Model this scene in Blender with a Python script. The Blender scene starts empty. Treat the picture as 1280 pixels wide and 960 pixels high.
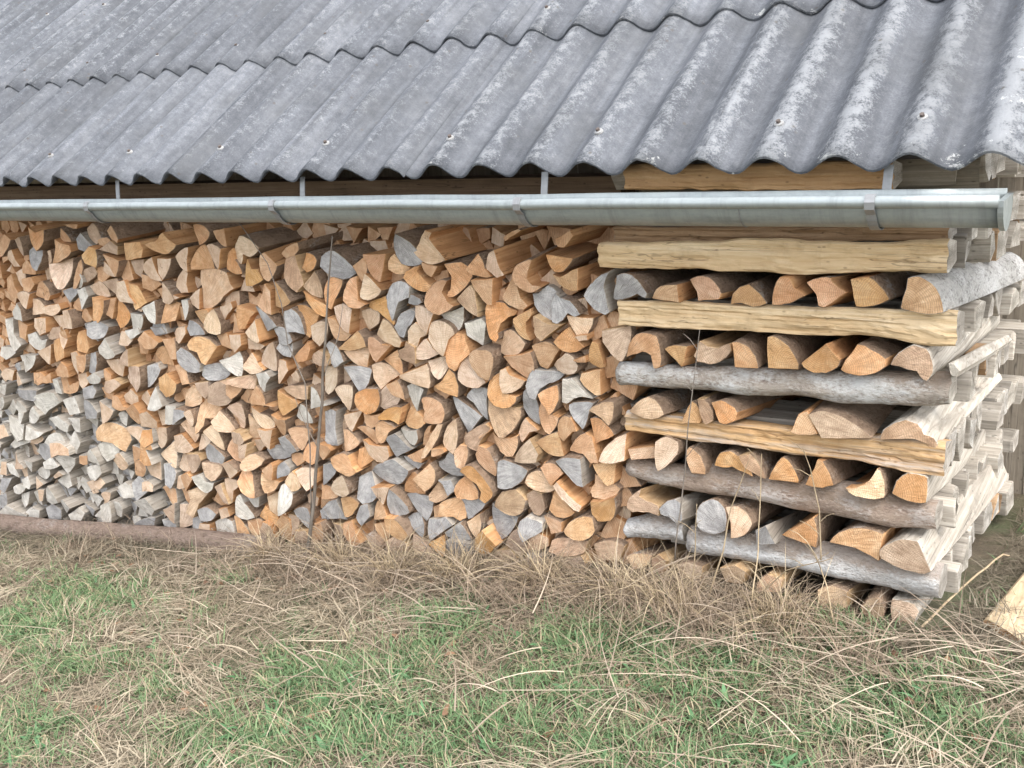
import bpy, bmesh, math, random
import numpy as np
from mathutils import Vector, Matrix, noise as mnoise

R = math.radians
sc = bpy.context.scene
col = sc.collection
random.seed(7)
rng = np.random.default_rng(11)

# ------------------------------------------------------------------ camera, sky, sun, exposure
CAM = (4.2773, -2.5543, 0.2508)
fwd = Vector((-0.53871172, 0.79132269, -0.28913334))
right = Vector((0.83718796, 0.54125169, -0.07850435))
up = Vector((-0.09437163, 0.28435017, 0.95406445))
cd = bpy.data.cameras.new("camera")
cam = bpy.data.objects.new("camera", cd)
col.objects.link(cam)
m = Matrix.Identity(4)
for i in range(3):
    m[i][0], m[i][1], m[i][2], m[i][3] = right[i], up[i], -fwd[i], CAM[i]
cam.matrix_world = m
cd.sensor_fit = 'HORIZONTAL'
cd.sensor_width = 36.0
cd.lens = 36.0 * 1277.82 / 1280.0
cd.clip_start, cd.clip_end = 0.05, 500
sc.camera = cam

SUN_DIR = Vector((0.50, -0.16, 0.85)).normalized()
w = bpy.data.worlds.new("World")
sc.world = w
w.use_nodes = True
nt = w.node_tree
nt.nodes.clear()
sky = nt.nodes.new('ShaderNodeTexSky')
sky.sky_type = 'NISHITA'
sky.sun_disc = False
sky.sun_elevation = math.asin(SUN_DIR.z)
sky.sun_rotation = math.atan2(SUN_DIR.x, SUN_DIR.y)
sky.air_density, sky.dust_density, sky.ozone_density = 1.0, 3.0, 1.0
hsv = nt.nodes.new('ShaderNodeHueSaturation')      # thin cloud: a paler sky
hsv.inputs['Saturation'].default_value = 0.3
bg = nt.nodes.new('ShaderNodeBackground')
bg.inputs['Strength'].default_value = 0.15
wo = nt.nodes.new('ShaderNodeOutputWorld')
nt.links.new(sky.outputs[0], hsv.inputs['Color'])
nt.links.new(hsv.outputs[0], bg.inputs[0])
nt.links.new(bg.outputs[0], wo.inputs[0])
sd = bpy.data.lights.new("sun", 'SUN')
sd.energy, sd.angle, sd.color = 0.62, R(50), (1.0, 0.94, 0.86)
sun = bpy.data.objects.new("sun", sd)
sun.rotation_euler = SUN_DIR.to_track_quat('Z', 'Y').to_euler()
sun.location = (8, 2, 6)
col.objects.link(sun)
sc.view_settings.view_transform = 'Standard'
sc.view_settings.look = 'None'
sc.view_settings.gamma = 1.0
sc.view_settings.use_curve_mapping = False
sc.view_settings.exposure = 2.0

# ------------------------------------------------------------------ measured outlines, millimetres in the plane of the stack front (X, Z)
LOGS = """
t 14 383 2427,-286 2447,-277 2456,-337 2468,-357 2438,-366 2407,-339 2409,-322
o 15 601 2571,-306 2580,-309 2564,-341 2562,-365 2578,-384 2610,-387 2591,-400 2563,-405 2531,-390 2514,-371 2512,-347 2528,-323
o 16 411 2636,-288 2729,-297 2709,-321 2691,-337 2664,-338 2647,-319
o 16 479 2649,-350 2676,-357 2708,-340 2739,-327 2735,-393 2704,-395 2674,-380
o 14 526 2379,-372 2428,-371 2420,-453 2405,-454 2383,-434 2361,-406 2349,-378
o 15 585 2501,-360 2512,-391 2518,-431 2544,-454 2524,-468 2492,-461 2455,-443 2451,-431 2479,-393
g 15 738 2619,-391 2649,-409 2643,-433 2633,-498 2606,-491 2580,-469 2566,-417 2585,-416
g 16 710 2654,-409 2675,-424 2710,-430 2743,-467 2725,-476 2699,-466 2680,-483 2665,-500 2642,-501 2636,-465
o 14 808 2390,-459 2454,-455 2472,-471 2495,-478 2489,-490 2469,-496 2443,-518 2435,-544 2439,-560 2432,-573 2409,-562 2393,-521 2387,-488
o 15 428 2553,-466 2555,-490 2535,-508 2537,-541 2553,-564 2535,-562 2508,-547 2491,-523 2488,-503 2518,-484
d 15 474 2584,-481 2606,-495 2637,-506 2673,-507 2649,-529 2620,-551 2601,-561 2588,-550 2581,-517
t 16 529 2694,-478 2781,-481 2770,-517 2742,-550 2725,-540
g 16 797 2850,-335 2831,-377 2836,-423 2843,-453 2830,-462 2796,-448 2764,-407 2793,-371
d 17 966 2814,-518 2904,-500 2906,-534 2891,-575 2877,-607 2864,-604 2840,-583 2816,-553
o 16 261 2672,-237 2726,-210 2733,-229 2700,-263 2679,-260
o 15 109 2480,-237 2539,-209 2552,-212 2488,-248
o 14 729 2354,-607 2409,-612 2417,-628 2398,-673 2389,-708 2365,-702 2327,-670 2322,-627
t 15 710 2436,-584 2445,-550 2470,-540 2507,-554 2533,-577 2502,-613 2457,-625 2423,-619
o 16 582 2642,-564 2695,-516 2720,-546 2745,-573 2717,-591 2672,-591 2654,-580
t 16 83 2725,-538 2765,-531 2768,-547 2737,-553
o 15 633 2561,-583 2609,-567 2636,-581 2654,-588 2628,-627 2602,-658 2579,-648 2568,-615
t 16 548 2680,-598 2707,-604 2727,-635 2712,-657 2684,-667 2648,-658 2631,-643 2656,-616
o 15 751 2446,-630 2521,-615 2560,-600 2564,-658 2543,-689 2528,-695 2496,-672 2468,-658
o 16 383 2786,-550 2802,-560 2808,-604 2807,-636 2785,-634 2764,-619 2771,-579
o 16 75 2720,-611 2761,-595 2764,-615 2733,-618
t 15 526 2437,-673 2458,-663 2471,-683 2527,-699 2511,-722 2475,-743 2445,-746 2433,-717
o 15 778 2426,-687 2428,-722 2440,-751 2494,-754 2481,-781 2455,-797 2425,-800 2386,-787 2373,-766 2383,-717
g 15 705 2559,-662 2602,-663 2661,-669 2641,-692 2608,-704 2578,-724 2565,-759 2547,-752 2536,-711
g 15 581 2525,-729 2548,-744 2558,-794 2552,-855 2529,-845 2507,-817 2501,-783 2509,-748
o 15 501 2576,-741 2611,-720 2644,-709 2651,-750 2639,-776 2618,-804 2601,-785 2589,-765
w 16 616 2669,-685 2702,-678 2723,-697 2739,-720 2760,-742 2734,-737 2702,-744 2673,-764 2654,-762 2662,-723
o 16 498 2730,-663 2793,-645 2792,-726 2770,-725 2749,-702 2724,-684
g 16 543 2677,-772 2723,-759 2764,-758 2744,-790 2732,-833 2722,-847 2696,-820 2679,-797
o 15 561 2584,-765 2601,-789 2613,-813 2631,-820 2620,-851 2594,-880 2575,-870 2560,-828 2562,-794
d 15 1065 2366,-789 2384,-805 2445,-802 2489,-802 2492,-828 2468,-870 2425,-907 2404,-909 2391,-889 2369,-851
t 15 328 2505,-839 2533,-858 2551,-873 2516,-886 2483,-926 2470,-905 2483,-868
o 16 462 2655,-813 2683,-814 2703,-854 2679,-865 2664,-884 2649,-899 2631,-880 2635,-832
o 16 562 2751,-810 2783,-806 2809,-824 2833,-854 2792,-880 2764,-892 2757,-864
d 17 474 2763,-775 2804,-746 2848,-737 2846,-786 2831,-812 2802,-791
o 15 518 2374,-904 2393,-920 2444,-913 2475,-900 2466,-946 2448,-975 2422,-983 2394,-965
o 15 549 2542,-918 2573,-896 2608,-883 2627,-872 2634,-914 2645,-947 2607,-953 2569,-940
o 16 705 2665,-931 2691,-889 2730,-863 2756,-872 2767,-913 2779,-950 2747,-954 2721,-932 2693,-928
d 15 534 2529,-902 2542,-927 2559,-951 2547,-979 2507,-989 2457,-992 2469,-963 2502,-932
t 17 657 2793,-935 2809,-895 2842,-861 2877,-844 2878,-923 2828,-938
o 14 175 2325,-883 2357,-870 2376,-886 2343,-908 2320,-929 2312,-903
o 14 517 2317,-955 2348,-960 2370,-994 2377,-1029 2369,-1058 2344,-1043 2310,-1025 2298,-990
g 15 892 2384,-1010 2411,-997 2451,-1005 2504,-1019 2492,-1044 2459,-1076 2417,-1097 2380,-1098
t 15 589 2503,-1038 2534,-1019 2563,-1019 2585,-1052 2608,-1066 2587,-1083 2543,-1090 2504,-1078 2490,-1067
o 15 423 2560,-1002 2576,-982 2614,-981 2645,-1007 2630,-1027 2599,-1054 2581,-1034
g 16 687 2625,-966 2673,-946 2720,-944 2718,-1039 2700,-1038 2673,-1016 2651,-997
o 16 528 2755,-964 2801,-949 2837,-939 2829,-1013 2810,-1025 2780,-1004
t 16 354 2614,-1052 2629,-1036 2664,-1075 2709,-1112 2698,-1131 2679,-1125 2644,-1096
o 16 625 2753,-1003 2771,-1005 2806,-1025 2841,-1037 2821,-1066 2784,-1081 2743,-1079 2735,-1063 2751,-1034
o 16 620 2592,-1087 2616,-1083 2642,-1114 2679,-1139 2648,-1162 2600,-1171 2572,-1153
o 16 689 2742,-1092 2784,-1085 2831,-1060 2827,-1117 2808,-1147 2761,-1160 2744,-1141
d 15 808 2389,-1120 2447,-1101 2484,-1132 2471,-1171 2438,-1195 2397,-1193 2357,-1172 2371,-1142
d 15 468 2486,-1113 2517,-1094 2546,-1103 2552,-1157 2530,-1184 2510,-1183 2492,-1158
g 14 863 2325,-1182 2355,-1191 2396,-1203 2442,-1204 2423,-1245 2389,-1280 2354,-1311 2331,-1272 2319,-1236
g 15 560 2462,-1210 2489,-1191 2548,-1203 2546,-1232 2514,-1256 2471,-1283 2454,-1249
o 16 295 2560,-1174 2599,-1176 2628,-1184 2625,-1217 2585,-1233 2568,-1200
o 16 742 2635,-1215 2667,-1173 2706,-1152 2743,-1150 2750,-1193 2730,-1220 2691,-1236 2653,-1230
o 14 466 2280,-1301 2311,-1266 2335,-1291 2353,-1321 2341,-1338 2295,-1366 2264,-1353
d 15 466 2422,-1260 2443,-1251 2460,-1285 2466,-1341 2434,-1348 2415,-1333 2385,-1319
t 15 390 2492,-1270 2525,-1245 2563,-1256 2561,-1289 2519,-1312 2479,-1310
d 16 681 2583,-1262 2642,-1245 2709,-1246 2697,-1285 2618,-1310 2570,-1301
d 17 693 2727,-1261 2803,-1228 2848,-1237 2827,-1286 2752,-1310
d 15 388 2328,-1360 2393,-1342 2422,-1370 2344,-1410 2313,-1402
d 16 498 2588,-1326 2686,-1301 2703,-1339 2594,-1372
g 15 334 2477,-1330 2538,-1327 2544,-1373 2482,-1391
g 11 769 1729,-299 1746,-303 1772,-325 1803,-350 1822,-377 1790,-396 1742,-398 1714,-381 1683,-354 1695,-318
o 11 278 1833,-350 1883,-321 1898,-339 1892,-374 1865,-402
o 12 549 1886,-308 1982,-306 1951,-398 1940,-399 1910,-373 1898,-339
o 12 379 2032,-300 2051,-325 2091,-345 2072,-367 2033,-369 1997,-353 2001,-327
g 12 692 2053,-232 2078,-248 2108,-264 2127,-281 2147,-326 2098,-337 2066,-329 2049,-300 2044,-257
t 13 797 2166,-222 2196,-229 2184,-246 2220,-287 2248,-311 2215,-324 2173,-326 2139,-310 2115,-289 2127,-281 2141,-255
o 13 509 2140,-339 2127,-357 2164,-398 2179,-406 2161,-424 2118,-421 2089,-397 2065,-381 2084,-358
o 13 185 2147,-326 2214,-337 2189,-372 2164,-360 2150,-343
o 14 699 2240,-332 2297,-326 2325,-346 2332,-370 2302,-409 2264,-436 2243,-433 2256,-411 2261,-369
o 13 825 2207,-388 2249,-386 2229,-421 2252,-445 2281,-460 2242,-484 2205,-490 2175,-479 2156,-458 2166,-424
o 14 432 2385,-291 2398,-307 2404,-339 2421,-363 2382,-364 2348,-357 2330,-341
d 14 511 2278,-444 2334,-399 2352,-411 2353,-448 2358,-498 2324,-483 2296,-464
o 11 472 1730,-394 1770,-406 1759,-433 1729,-472 1710,-509 1693,-501 1683,-455 1703,-408
o 11 489 1819,-395 1844,-389 1849,-429 1855,-465 1888,-477 1862,-492 1815,-490 1789,-468 1795,-432
t 12 478 1892,-374 1912,-391 1954,-416 1970,-424 1937,-452 1901,-463 1868,-455 1874,-419
g 12 710 2012,-404 2057,-394 2088,-410 2083,-445 2036,-465 2005,-529 1992,-503 1983,-450
g 13 145 2084,-436 2116,-443 2135,-460 2101,-474 2074,-467
o 12 522 1971,-450 1989,-485 2004,-538 1997,-547 1966,-526 1929,-506 1885,-495 1893,-477 1936,-461
t 11 426 1736,-499 1780,-487 1813,-504 1801,-541 1793,-588 1765,-576 1746,-544
t 11 346 1847,-511 1884,-500 1922,-516 1911,-552 1866,-578 1853,-547
g 13 463 2029,-518 2077,-489 2103,-496 2094,-523 2063,-552 2041,-589 2020,-581 2007,-555
t 13 426 2111,-474 2143,-476 2183,-496 2168,-536 2154,-563 2124,-539 2112,-513
w 14 477 2184,-491 2236,-493 2295,-472 2285,-520 2260,-556 2236,-536 2202,-516
t 13 715 2168,-531 2201,-521 2241,-535 2259,-564 2236,-583 2219,-637 2194,-622 2162,-580
w 14 589 2299,-527 2367,-506 2385,-522 2352,-601 2328,-590 2299,-570
t 12 561 1959,-531 1991,-547 2008,-582 2027,-608 2013,-627 1980,-620 1947,-614 1917,-589
t 13 472 2109,-531 2134,-551 2153,-568 2119,-583 2099,-611 2083,-648 2062,-641 2073,-560
o 11 324 1705,-538 1734,-545 1752,-581 1786,-598 1757,-623 1721,-621 1708,-594
o 11 401 1721,-657 1749,-636 1783,-615 1824,-584 1845,-601 1857,-637 1789,-652 1727,-661
t 11 430 1744,-665 1799,-660 1850,-642 1860,-655 1837,-723 1802,-717 1765,-687
o 12 446 1892,-598 1915,-596 1946,-621 1980,-623 1941,-658 1901,-689 1891,-681 1879,-645
o 12 418 1913,-688 1952,-662 1988,-645 1996,-672 2003,-699 1997,-741 1955,-717 1929,-701
d 13 458 2000,-644 2036,-628 2050,-604 2092,-619 2084,-678 2040,-677 1996,-667
t 13 400 2095,-637 2127,-598 2151,-584 2169,-613 2193,-633 2154,-645 2119,-662 2092,-659
o 14 778 2231,-582 2249,-563 2289,-569 2306,-602 2313,-628 2279,-657 2260,-685 2236,-674 2224,-635
t 13 490 2129,-670 2174,-657 2218,-640 2225,-670 2200,-708 2176,-728 2151,-713 2137,-696
t 13 604 2004,-731 2047,-709 2128,-679 2137,-696 2134,-760 2096,-754 2020,-743
o 14 546 2145,-759 2185,-736 2223,-688 2242,-704 2253,-748 2244,-784 2202,-780
t 14 731 2273,-666 2313,-632 2338,-639 2330,-661 2356,-707 2370,-719 2342,-739 2301,-738 2267,-715
g 11 379 1669,-637 1704,-649 1724,-676 1738,-703 1690,-731 1674,-718 1663,-671 1648,-653
g 11 568 1734,-727 1849,-722 1860,-730 1819,-801 1787,-814 1758,-768
t 12 548 1863,-711 1900,-699 1943,-718 1981,-738 1937,-761 1891,-798 1876,-776 1864,-739
t 11 399 1662,-822 1703,-803 1752,-803 1743,-857 1724,-898 1697,-872
o 11 665 1785,-823 1837,-799 1885,-799 1883,-851 1860,-883 1822,-897 1788,-881 1774,-854
d 12 469 1896,-802 1934,-780 1965,-809 1974,-827 1946,-859 1909,-872 1880,-866
o 12 273 1947,-769 1997,-746 2010,-772 2015,-818 1987,-812 1965,-805
w 13 390 2003,-782 2039,-764 2081,-783 2065,-822 2042,-866 2028,-845
o 13 434 2010,-856 2027,-854 2042,-871 2079,-886 2082,-904 2051,-927 2005,-928 1984,-916 1995,-877
o 13 684 2083,-811 2122,-807 2164,-820 2176,-856 2161,-890 2110,-900 2078,-895 2088,-857 2081,-830
g 14 679 2216,-792 2252,-806 2286,-825 2325,-852 2307,-877 2260,-923 2250,-911 2235,-858
g 14 515 2287,-771 2321,-750 2361,-754 2346,-800 2345,-863 2326,-847 2299,-805 2275,-790
o 12 327 1894,-893 1934,-860 1993,-853 1989,-877 1972,-917 1940,-902 1893,-903
t 11 267 1689,-922 1779,-897 1747,-945 1722,-983 1701,-960
o 12 249 1797,-900 1833,-905 1876,-895 1865,-931 1825,-955 1802,-948
o 12 383 1865,-931 1903,-911 1937,-922 1953,-934 1921,-953 1891,-995 1872,-1003 1857,-980
o 11 274 1750,-964 1801,-953 1836,-963 1860,-999 1839,-1017 1806,-997 1772,-981
w 13 278 1970,-937 2015,-941 2050,-931 2052,-964 2031,-991 2008,-989 1983,-964
g 12 552 1899,-980 1956,-953 1976,-974 2007,-999 2030,-1001 1979,-1032 1930,-1054 1912,-1012
o 13 224 2070,-953 2092,-917 2109,-910 2094,-940 2114,-956 2075,-999 2048,-994
t 13 301 2143,-901 2166,-898 2124,-964 2071,-1033 2054,-1036 2091,-969
t 14 495 2187,-900 2223,-873 2223,-914 2212,-962 2191,-1007 2160,-988 2153,-961
d 14 540 2259,-928 2305,-895 2354,-871 2368,-887 2321,-938 2296,-978 2270,-973 2256,-951
o 14 338 2209,-990 2234,-964 2260,-965 2261,-1002 2234,-1052 2213,-1046 2206,-1019
g 10 537 1621,-910 1645,-917 1633,-989 1635,-1050 1595,-1055 1573,-1038 1593,-923
o 11 340 1672,-984 1697,-981 1731,-1007 1753,-1024 1710,-1055 1670,-1070 1669,-1035
t 12 490 1787,-1004 1815,-1020 1864,-1014 1900,-1014 1900,-1053 1866,-1083 1829,-1083 1802,-1062
o 11 461 1613,-1102 1641,-1088 1669,-1073 1700,-1079 1719,-1117 1741,-1134 1706,-1155 1669,-1150 1628,-1131
o 11 350 1742,-1053 1788,-1037 1811,-1084 1769,-1115 1742,-1129 1727,-1106
o 13 205 1990,-1038 2040,-1012 2076,-997 2045,-1059 2011,-1055
o 13 117 2110,-993 2155,-987 2164,-999 2129,-1019 2106,-1022
g 14 550 2175,-1003 2195,-1019 2207,-1055 2233,-1060 2225,-1085 2186,-1096 2148,-1087 2117,-1068 2120,-1048 2149,-1035
g 12 964 1805,-1125 1865,-1086 1929,-1057 1962,-1071 1994,-1091 1966,-1130 1926,-1161 1878,-1164 1837,-1150
g 13 136 1953,-1053 1999,-1056 2038,-1070 2017,-1093 1995,-1086
t 11 421 1584,-1231 1625,-1183 1667,-1161 1683,-1184 1695,-1224 1652,-1251 1614,-1247
g 11 710 1730,-1167 1797,-1136 1809,-1174 1820,-1224 1778,-1256 1739,-1268 1710,-1252
o 13 413 1946,-1188 1979,-1118 2004,-1104 2028,-1140 2033,-1188 1981,-1192
o 13 498 2013,-1123 2053,-1082 2091,-1053 2110,-1079 2105,-1118 2078,-1151 2060,-1164 2034,-1139
d 13 456 2063,-1183 2117,-1116 2148,-1130 2169,-1146 2142,-1180 2094,-1208 2066,-1202
g 13 205 2117,-1116 2173,-1107 2191,-1143 2155,-1168 2137,-1132
o 14 506 2197,-1137 2218,-1100 2253,-1076 2272,-1101 2290,-1127 2287,-1156 2243,-1163 2206,-1160
o 14 742 2233,-1060 2269,-1031 2301,-1031 2320,-1047 2348,-1080 2365,-1114 2341,-1147 2318,-1165 2298,-1154 2312,-1123 2299,-1097 2264,-1074
t 12 261 1814,-1184 1901,-1170 1884,-1203 1853,-1249 1837,-1231
o 11 347 1630,-1266 1678,-1252 1719,-1272 1694,-1307 1664,-1334 1638,-1338 1631,-1302
g 11 472 1552,-1300 1603,-1276 1616,-1310 1627,-1361 1580,-1370 1540,-1372 1512,-1339
g 11 280 1730,-1280 1771,-1263 1775,-1314 1724,-1360 1703,-1332
o 12 285 1803,-1257 1830,-1242 1842,-1281 1856,-1310 1804,-1329 1778,-1334
g 12 528 1906,-1174 1932,-1205 1962,-1240 1965,-1265 1920,-1288 1872,-1286 1872,-1245
g 13 531 1956,-1201 2015,-1196 2066,-1202 2054,-1254 2025,-1299 2005,-1273 1974,-1238
g 13 380 1929,-1307 1969,-1279 1999,-1274 2017,-1311 2010,-1363 1971,-1350
o 14 635 2104,-1216 2153,-1188 2198,-1180 2216,-1216 2212,-1250 2188,-1265 2161,-1255 2122,-1257 2093,-1262
g 14 501 2194,-1161 2243,-1168 2297,-1163 2306,-1181 2258,-1228 2222,-1253 2216,-1216
o 12 479 1864,-1298 1907,-1295 1939,-1325 1957,-1363 1918,-1386 1883,-1377 1856,-1351
g 13 551 2044,-1286 2085,-1278 2127,-1261 2158,-1285 2089,-1338 2038,-1373 2033,-1328
t 14 324 2221,-1263 2257,-1237 2286,-1218 2286,-1271 2254,-1316 2234,-1300
g 14 393 2120,-1322 2162,-1294 2199,-1267 2218,-1293 2230,-1330 2179,-1340 2140,-1338
o 13 292 2037,-1383 2075,-1360 2118,-1332 2117,-1392 2102,-1421 2070,-1402
g 14 562 2140,-1343 2190,-1343 2235,-1339 2241,-1377 2194,-1407 2136,-1419 2128,-1390
o 11 383 1625,-1373 1674,-1353 1693,-1392 1726,-1428 1684,-1447 1648,-1433 1625,-1416
o 12 283 1775,-1356 1841,-1333 1853,-1372 1828,-1419 1794,-1394
d 11 234 1548,-1397 1603,-1387 1618,-1417 1578,-1457 1541,-1442
d 12 410 1842,-1406 1896,-1369 1939,-1407 1922,-1442 1847,-1457
t 13 490 1963,-1362 2003,-1374 2056,-1415 2016,-1454 1969,-1453 1950,-1416
d 12 239 1757,-1390 1794,-1394 1826,-1430 1796,-1468 1762,-1442
d 11 458 1631,-1458 1711,-1442 1715,-1495 1657,-1539 1608,-1516
o 7 283 1022,-213 1079,-217 1109,-241 1096,-266 1046,-291 1034,-252
o 8 219 1138,-236 1204,-225 1202,-293 1175,-288 1147,-260
t 6 225 908,-339 953,-308 977,-303 963,-358 960,-398 927,-379
o 7 502 1000,-327 1046,-291 1064,-306 1093,-364 1096,-384 978,-388 975,-368
t 7 299 1104,-290 1141,-284 1179,-303 1146,-352 1123,-388 1110,-354
t 8 611 1294,-253 1321,-252 1357,-270 1392,-293 1331,-328 1293,-319 1270,-358 1245,-349 1247,-311 1268,-277
o 8 373 1226,-311 1249,-301 1247,-340 1267,-373 1270,-392 1220,-399 1175,-381 1188,-356
o 9 389 1323,-338 1335,-375 1368,-374 1387,-412 1336,-433 1286,-440 1298,-386
o 9 458 1386,-322 1408,-312 1443,-334 1471,-357 1451,-390 1426,-415 1396,-402 1382,-374
o 9 231 1486,-314 1536,-285 1583,-271 1578,-298 1542,-322 1501,-332
d 10 612 1514,-332 1555,-322 1566,-358 1577,-404 1586,-423 1548,-452 1509,-426 1495,-398
o 10 297 1601,-311 1642,-319 1658,-337 1640,-365 1606,-380 1577,-367
d 10 407 1623,-393 1651,-374 1658,-401 1656,-447 1645,-476 1603,-464 1578,-432
t 6 245 873,-443 916,-395 935,-409 924,-451 930,-486 892,-488 867,-463
t 7 1333 1021,-391 1094,-389 1163,-401 1175,-440 1192,-459 1127,-492 1059,-536 998,-544 1010,-467 1005,-427
t 7 222 923,-512 967,-490 1002,-468 989,-550 954,-542 926,-533
w 7 153 883,-520 930,-517 938,-543 910,-596 899,-576
g 7 273 908,-602 952,-609 991,-633 1001,-653 907,-665 891,-639
o 7 317 964,-562 1042,-547 1061,-587 1006,-632 981,-613
t 7 446 1037,-568 1086,-545 1106,-584 1116,-604 1107,-640 1034,-640 1009,-621
t 8 233 1095,-539 1165,-515 1173,-540 1140,-562 1102,-600 1086,-575
o 8 402 1204,-528 1259,-535 1304,-547 1264,-574 1234,-616 1198,-619 1193,-579
o 8 157 1183,-559 1198,-619 1209,-633 1143,-643
t 9 310 1320,-571 1327,-600 1330,-650 1314,-661 1262,-645 1246,-626 1288,-593
o 9 373 1390,-431 1411,-459 1401,-507 1392,-547 1354,-539 1326,-511 1368,-470
o 9 424 1458,-418 1492,-445 1523,-487 1465,-514 1419,-516 1435,-467
g 9 278 1317,-522 1354,-539 1388,-567 1409,-595 1351,-618 1343,-589
g 10 490 1475,-532 1509,-521 1538,-538 1555,-585 1556,-614 1512,-607 1472,-610 1467,-571
o 10 450 1524,-510 1574,-517 1614,-543 1592,-592 1573,-627 1545,-605 1546,-566
o 10 314 1574,-451 1602,-469 1643,-485 1683,-502 1677,-539 1641,-532 1597,-497
g 9 301 1387,-606 1435,-598 1470,-620 1485,-648 1448,-666 1410,-659 1408,-634
t 10 432 1594,-583 1648,-560 1684,-567 1661,-625 1632,-652 1598,-630
t 6 201 820,-644 886,-629 885,-661 836,-702 808,-688
t 6 36 859,-495 903,-503 852,-521
o 6 129 848,-537 874,-557 868,-609 828,-612
o 7 593 906,-700 953,-665 1013,-666 1064,-698 1026,-733 985,-778 965,-769 952,-728 916,-720
o 8 211 1059,-657 1121,-642 1133,-683 1142,-708 1079,-697
t 8 256 1149,-645 1223,-635 1221,-676 1177,-710 1153,-691
t 9 159 1239,-654 1286,-666 1324,-678 1300,-695 1237,-695
g 9 307 1409,-662 1454,-639 1480,-637 1472,-677 1459,-712 1426,-710 1391,-683
g 7 489 819,-739 847,-720 903,-743 939,-782 931,-815 868,-821 815,-782
g 7 493 934,-804 984,-784 1059,-782 1082,-812 1045,-842 951,-856 925,-837
o 6 236 777,-807 828,-792 849,-834 863,-870 821,-880 798,-849
w 8 458 1049,-762 1111,-746 1169,-716 1183,-751 1168,-814 1125,-813 1087,-790
t 8 323 1194,-765 1247,-715 1269,-743 1304,-776 1243,-797 1196,-786
t 9 463 1295,-721 1338,-677 1368,-665 1371,-715 1377,-754 1366,-775 1319,-770 1281,-753
t 9 238 1381,-734 1421,-735 1434,-769 1408,-802 1383,-825 1377,-785
o 10 307 1502,-694 1547,-661 1577,-639 1591,-667 1571,-708 1516,-722 1493,-704
d 10 299 1579,-697 1622,-670 1664,-681 1670,-719 1618,-728 1582,-717
t 10 95 1473,-776 1510,-752 1507,-802 1475,-800
t 10 451 1629,-737 1693,-726 1681,-795 1652,-818 1629,-845 1612,-832
d 8 341 1084,-833 1154,-816 1249,-802 1230,-861 1188,-854 1132,-849
o 8 249 1084,-833 1117,-851 1174,-856 1119,-904 1102,-916 1077,-897
o 8 246 1186,-865 1220,-872 1208,-926 1157,-931 1124,-914
w 9 249 1272,-794 1331,-779 1354,-797 1320,-831 1306,-863 1287,-855 1280,-824
o 9 250 1249,-869 1276,-840 1298,-869 1295,-916 1329,-923 1273,-924 1231,-918
d 7 196 878,-874 950,-862 956,-899 932,-934 893,-906
d 7 565 977,-875 1027,-854 1070,-861 1087,-918 1050,-949 988,-955 953,-943 969,-909
t 7 361 802,-926 851,-888 890,-917 879,-962 826,-985 779,-984
o 7 510 871,-963 905,-921 927,-957 982,-984 942,-1021 894,-1027 886,-1061 846,-1094 851,-1043
t 7 102 806,-1004 841,-988 846,-1033 829,-1068 813,-1036
o 9 411 1363,-857 1420,-877 1470,-897 1422,-933 1377,-954 1357,-920
d 10 318 1399,-843 1463,-827 1523,-826 1513,-877 1460,-878
w 10 267 1557,-817 1586,-834 1605,-872 1642,-878 1547,-903 1549,-858
w 10 281 1469,-902 1493,-915 1512,-953 1514,-978 1454,-975 1431,-958
t 8 340 1046,-965 1112,-936 1139,-944 1135,-998 1108,-1050 1087,-1047 1089,-1004
t 8 339 1005,-981 1023,-1001 1059,-1040 1069,-1060 1021,-1072 977,-1067 955,-1031
t 9 295 1198,-943 1236,-965 1289,-980 1313,-998 1310,-1014 1265,-1025 1226,-1008 1204,-979
t 8 308 1176,-977 1194,-991 1207,-1032 1222,-1063 1211,-1080 1144,-1089 1157,-1028
o 9 239 1329,-954 1360,-971 1402,-966 1378,-1021 1351,-1051 1337,-1016
t 9 251 1229,-1030 1279,-1029 1316,-1019 1293,-1064 1276,-1109 1252,-1091 1237,-1061
o 10 388 1378,-1021 1436,-1004 1488,-1013 1465,-1062 1438,-1097 1419,-1089 1399,-1050
g 9 291 1329,-1059 1373,-1043 1397,-1061 1424,-1099 1371,-1122 1336,-1090
o 10 356 1473,-1093 1499,-1058 1535,-1043 1549,-1072 1533,-1126 1504,-1140 1466,-1125
o 10 170 1553,-1050 1598,-1055 1608,-1074 1561,-1117 1550,-1102
t 7 329 731,-1075 779,-1046 827,-1046 828,-1102 792,-1153 768,-1121
t 6 354 692,-1131 746,-1113 770,-1144 794,-1175 756,-1198 673,-1203
t 7 219 834,-1113 877,-1096 912,-1114 879,-1152 816,-1184
t 7 291 896,-1082 951,-1048 976,-1072 978,-1128 978,-1161 950,-1148 920,-1113
g 7 319 884,-1163 914,-1136 947,-1160 977,-1195 955,-1226 908,-1228 881,-1209
o 8 383 1001,-1158 1046,-1096 1079,-1081 1082,-1136 1095,-1178 1074,-1203 1038,-1197
d 8 166 1069,-1060 1121,-1059 1144,-1089 1117,-1109 1074,-1104
t 9 202 1158,-1093 1226,-1078 1242,-1103 1175,-1145 1158,-1125
d 8 122 1102,-1111 1148,-1105 1135,-1161 1105,-1166
g 9 395 1230,-1126 1276,-1109 1336,-1090 1375,-1106 1354,-1141 1250,-1167
g 6 163 726,-1002 789,-1006 803,-1015 746,-1050 707,-1072
t 6 275 669,-1248 696,-1210 739,-1233 752,-1277 751,-1283 681,-1300 651,-1286
d 7 270 764,-1200 838,-1190 847,-1217 824,-1249 774,-1286 760,-1247
d 7 294 853,-1228 908,-1225 968,-1233 954,-1264 906,-1300 871,-1282
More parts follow.
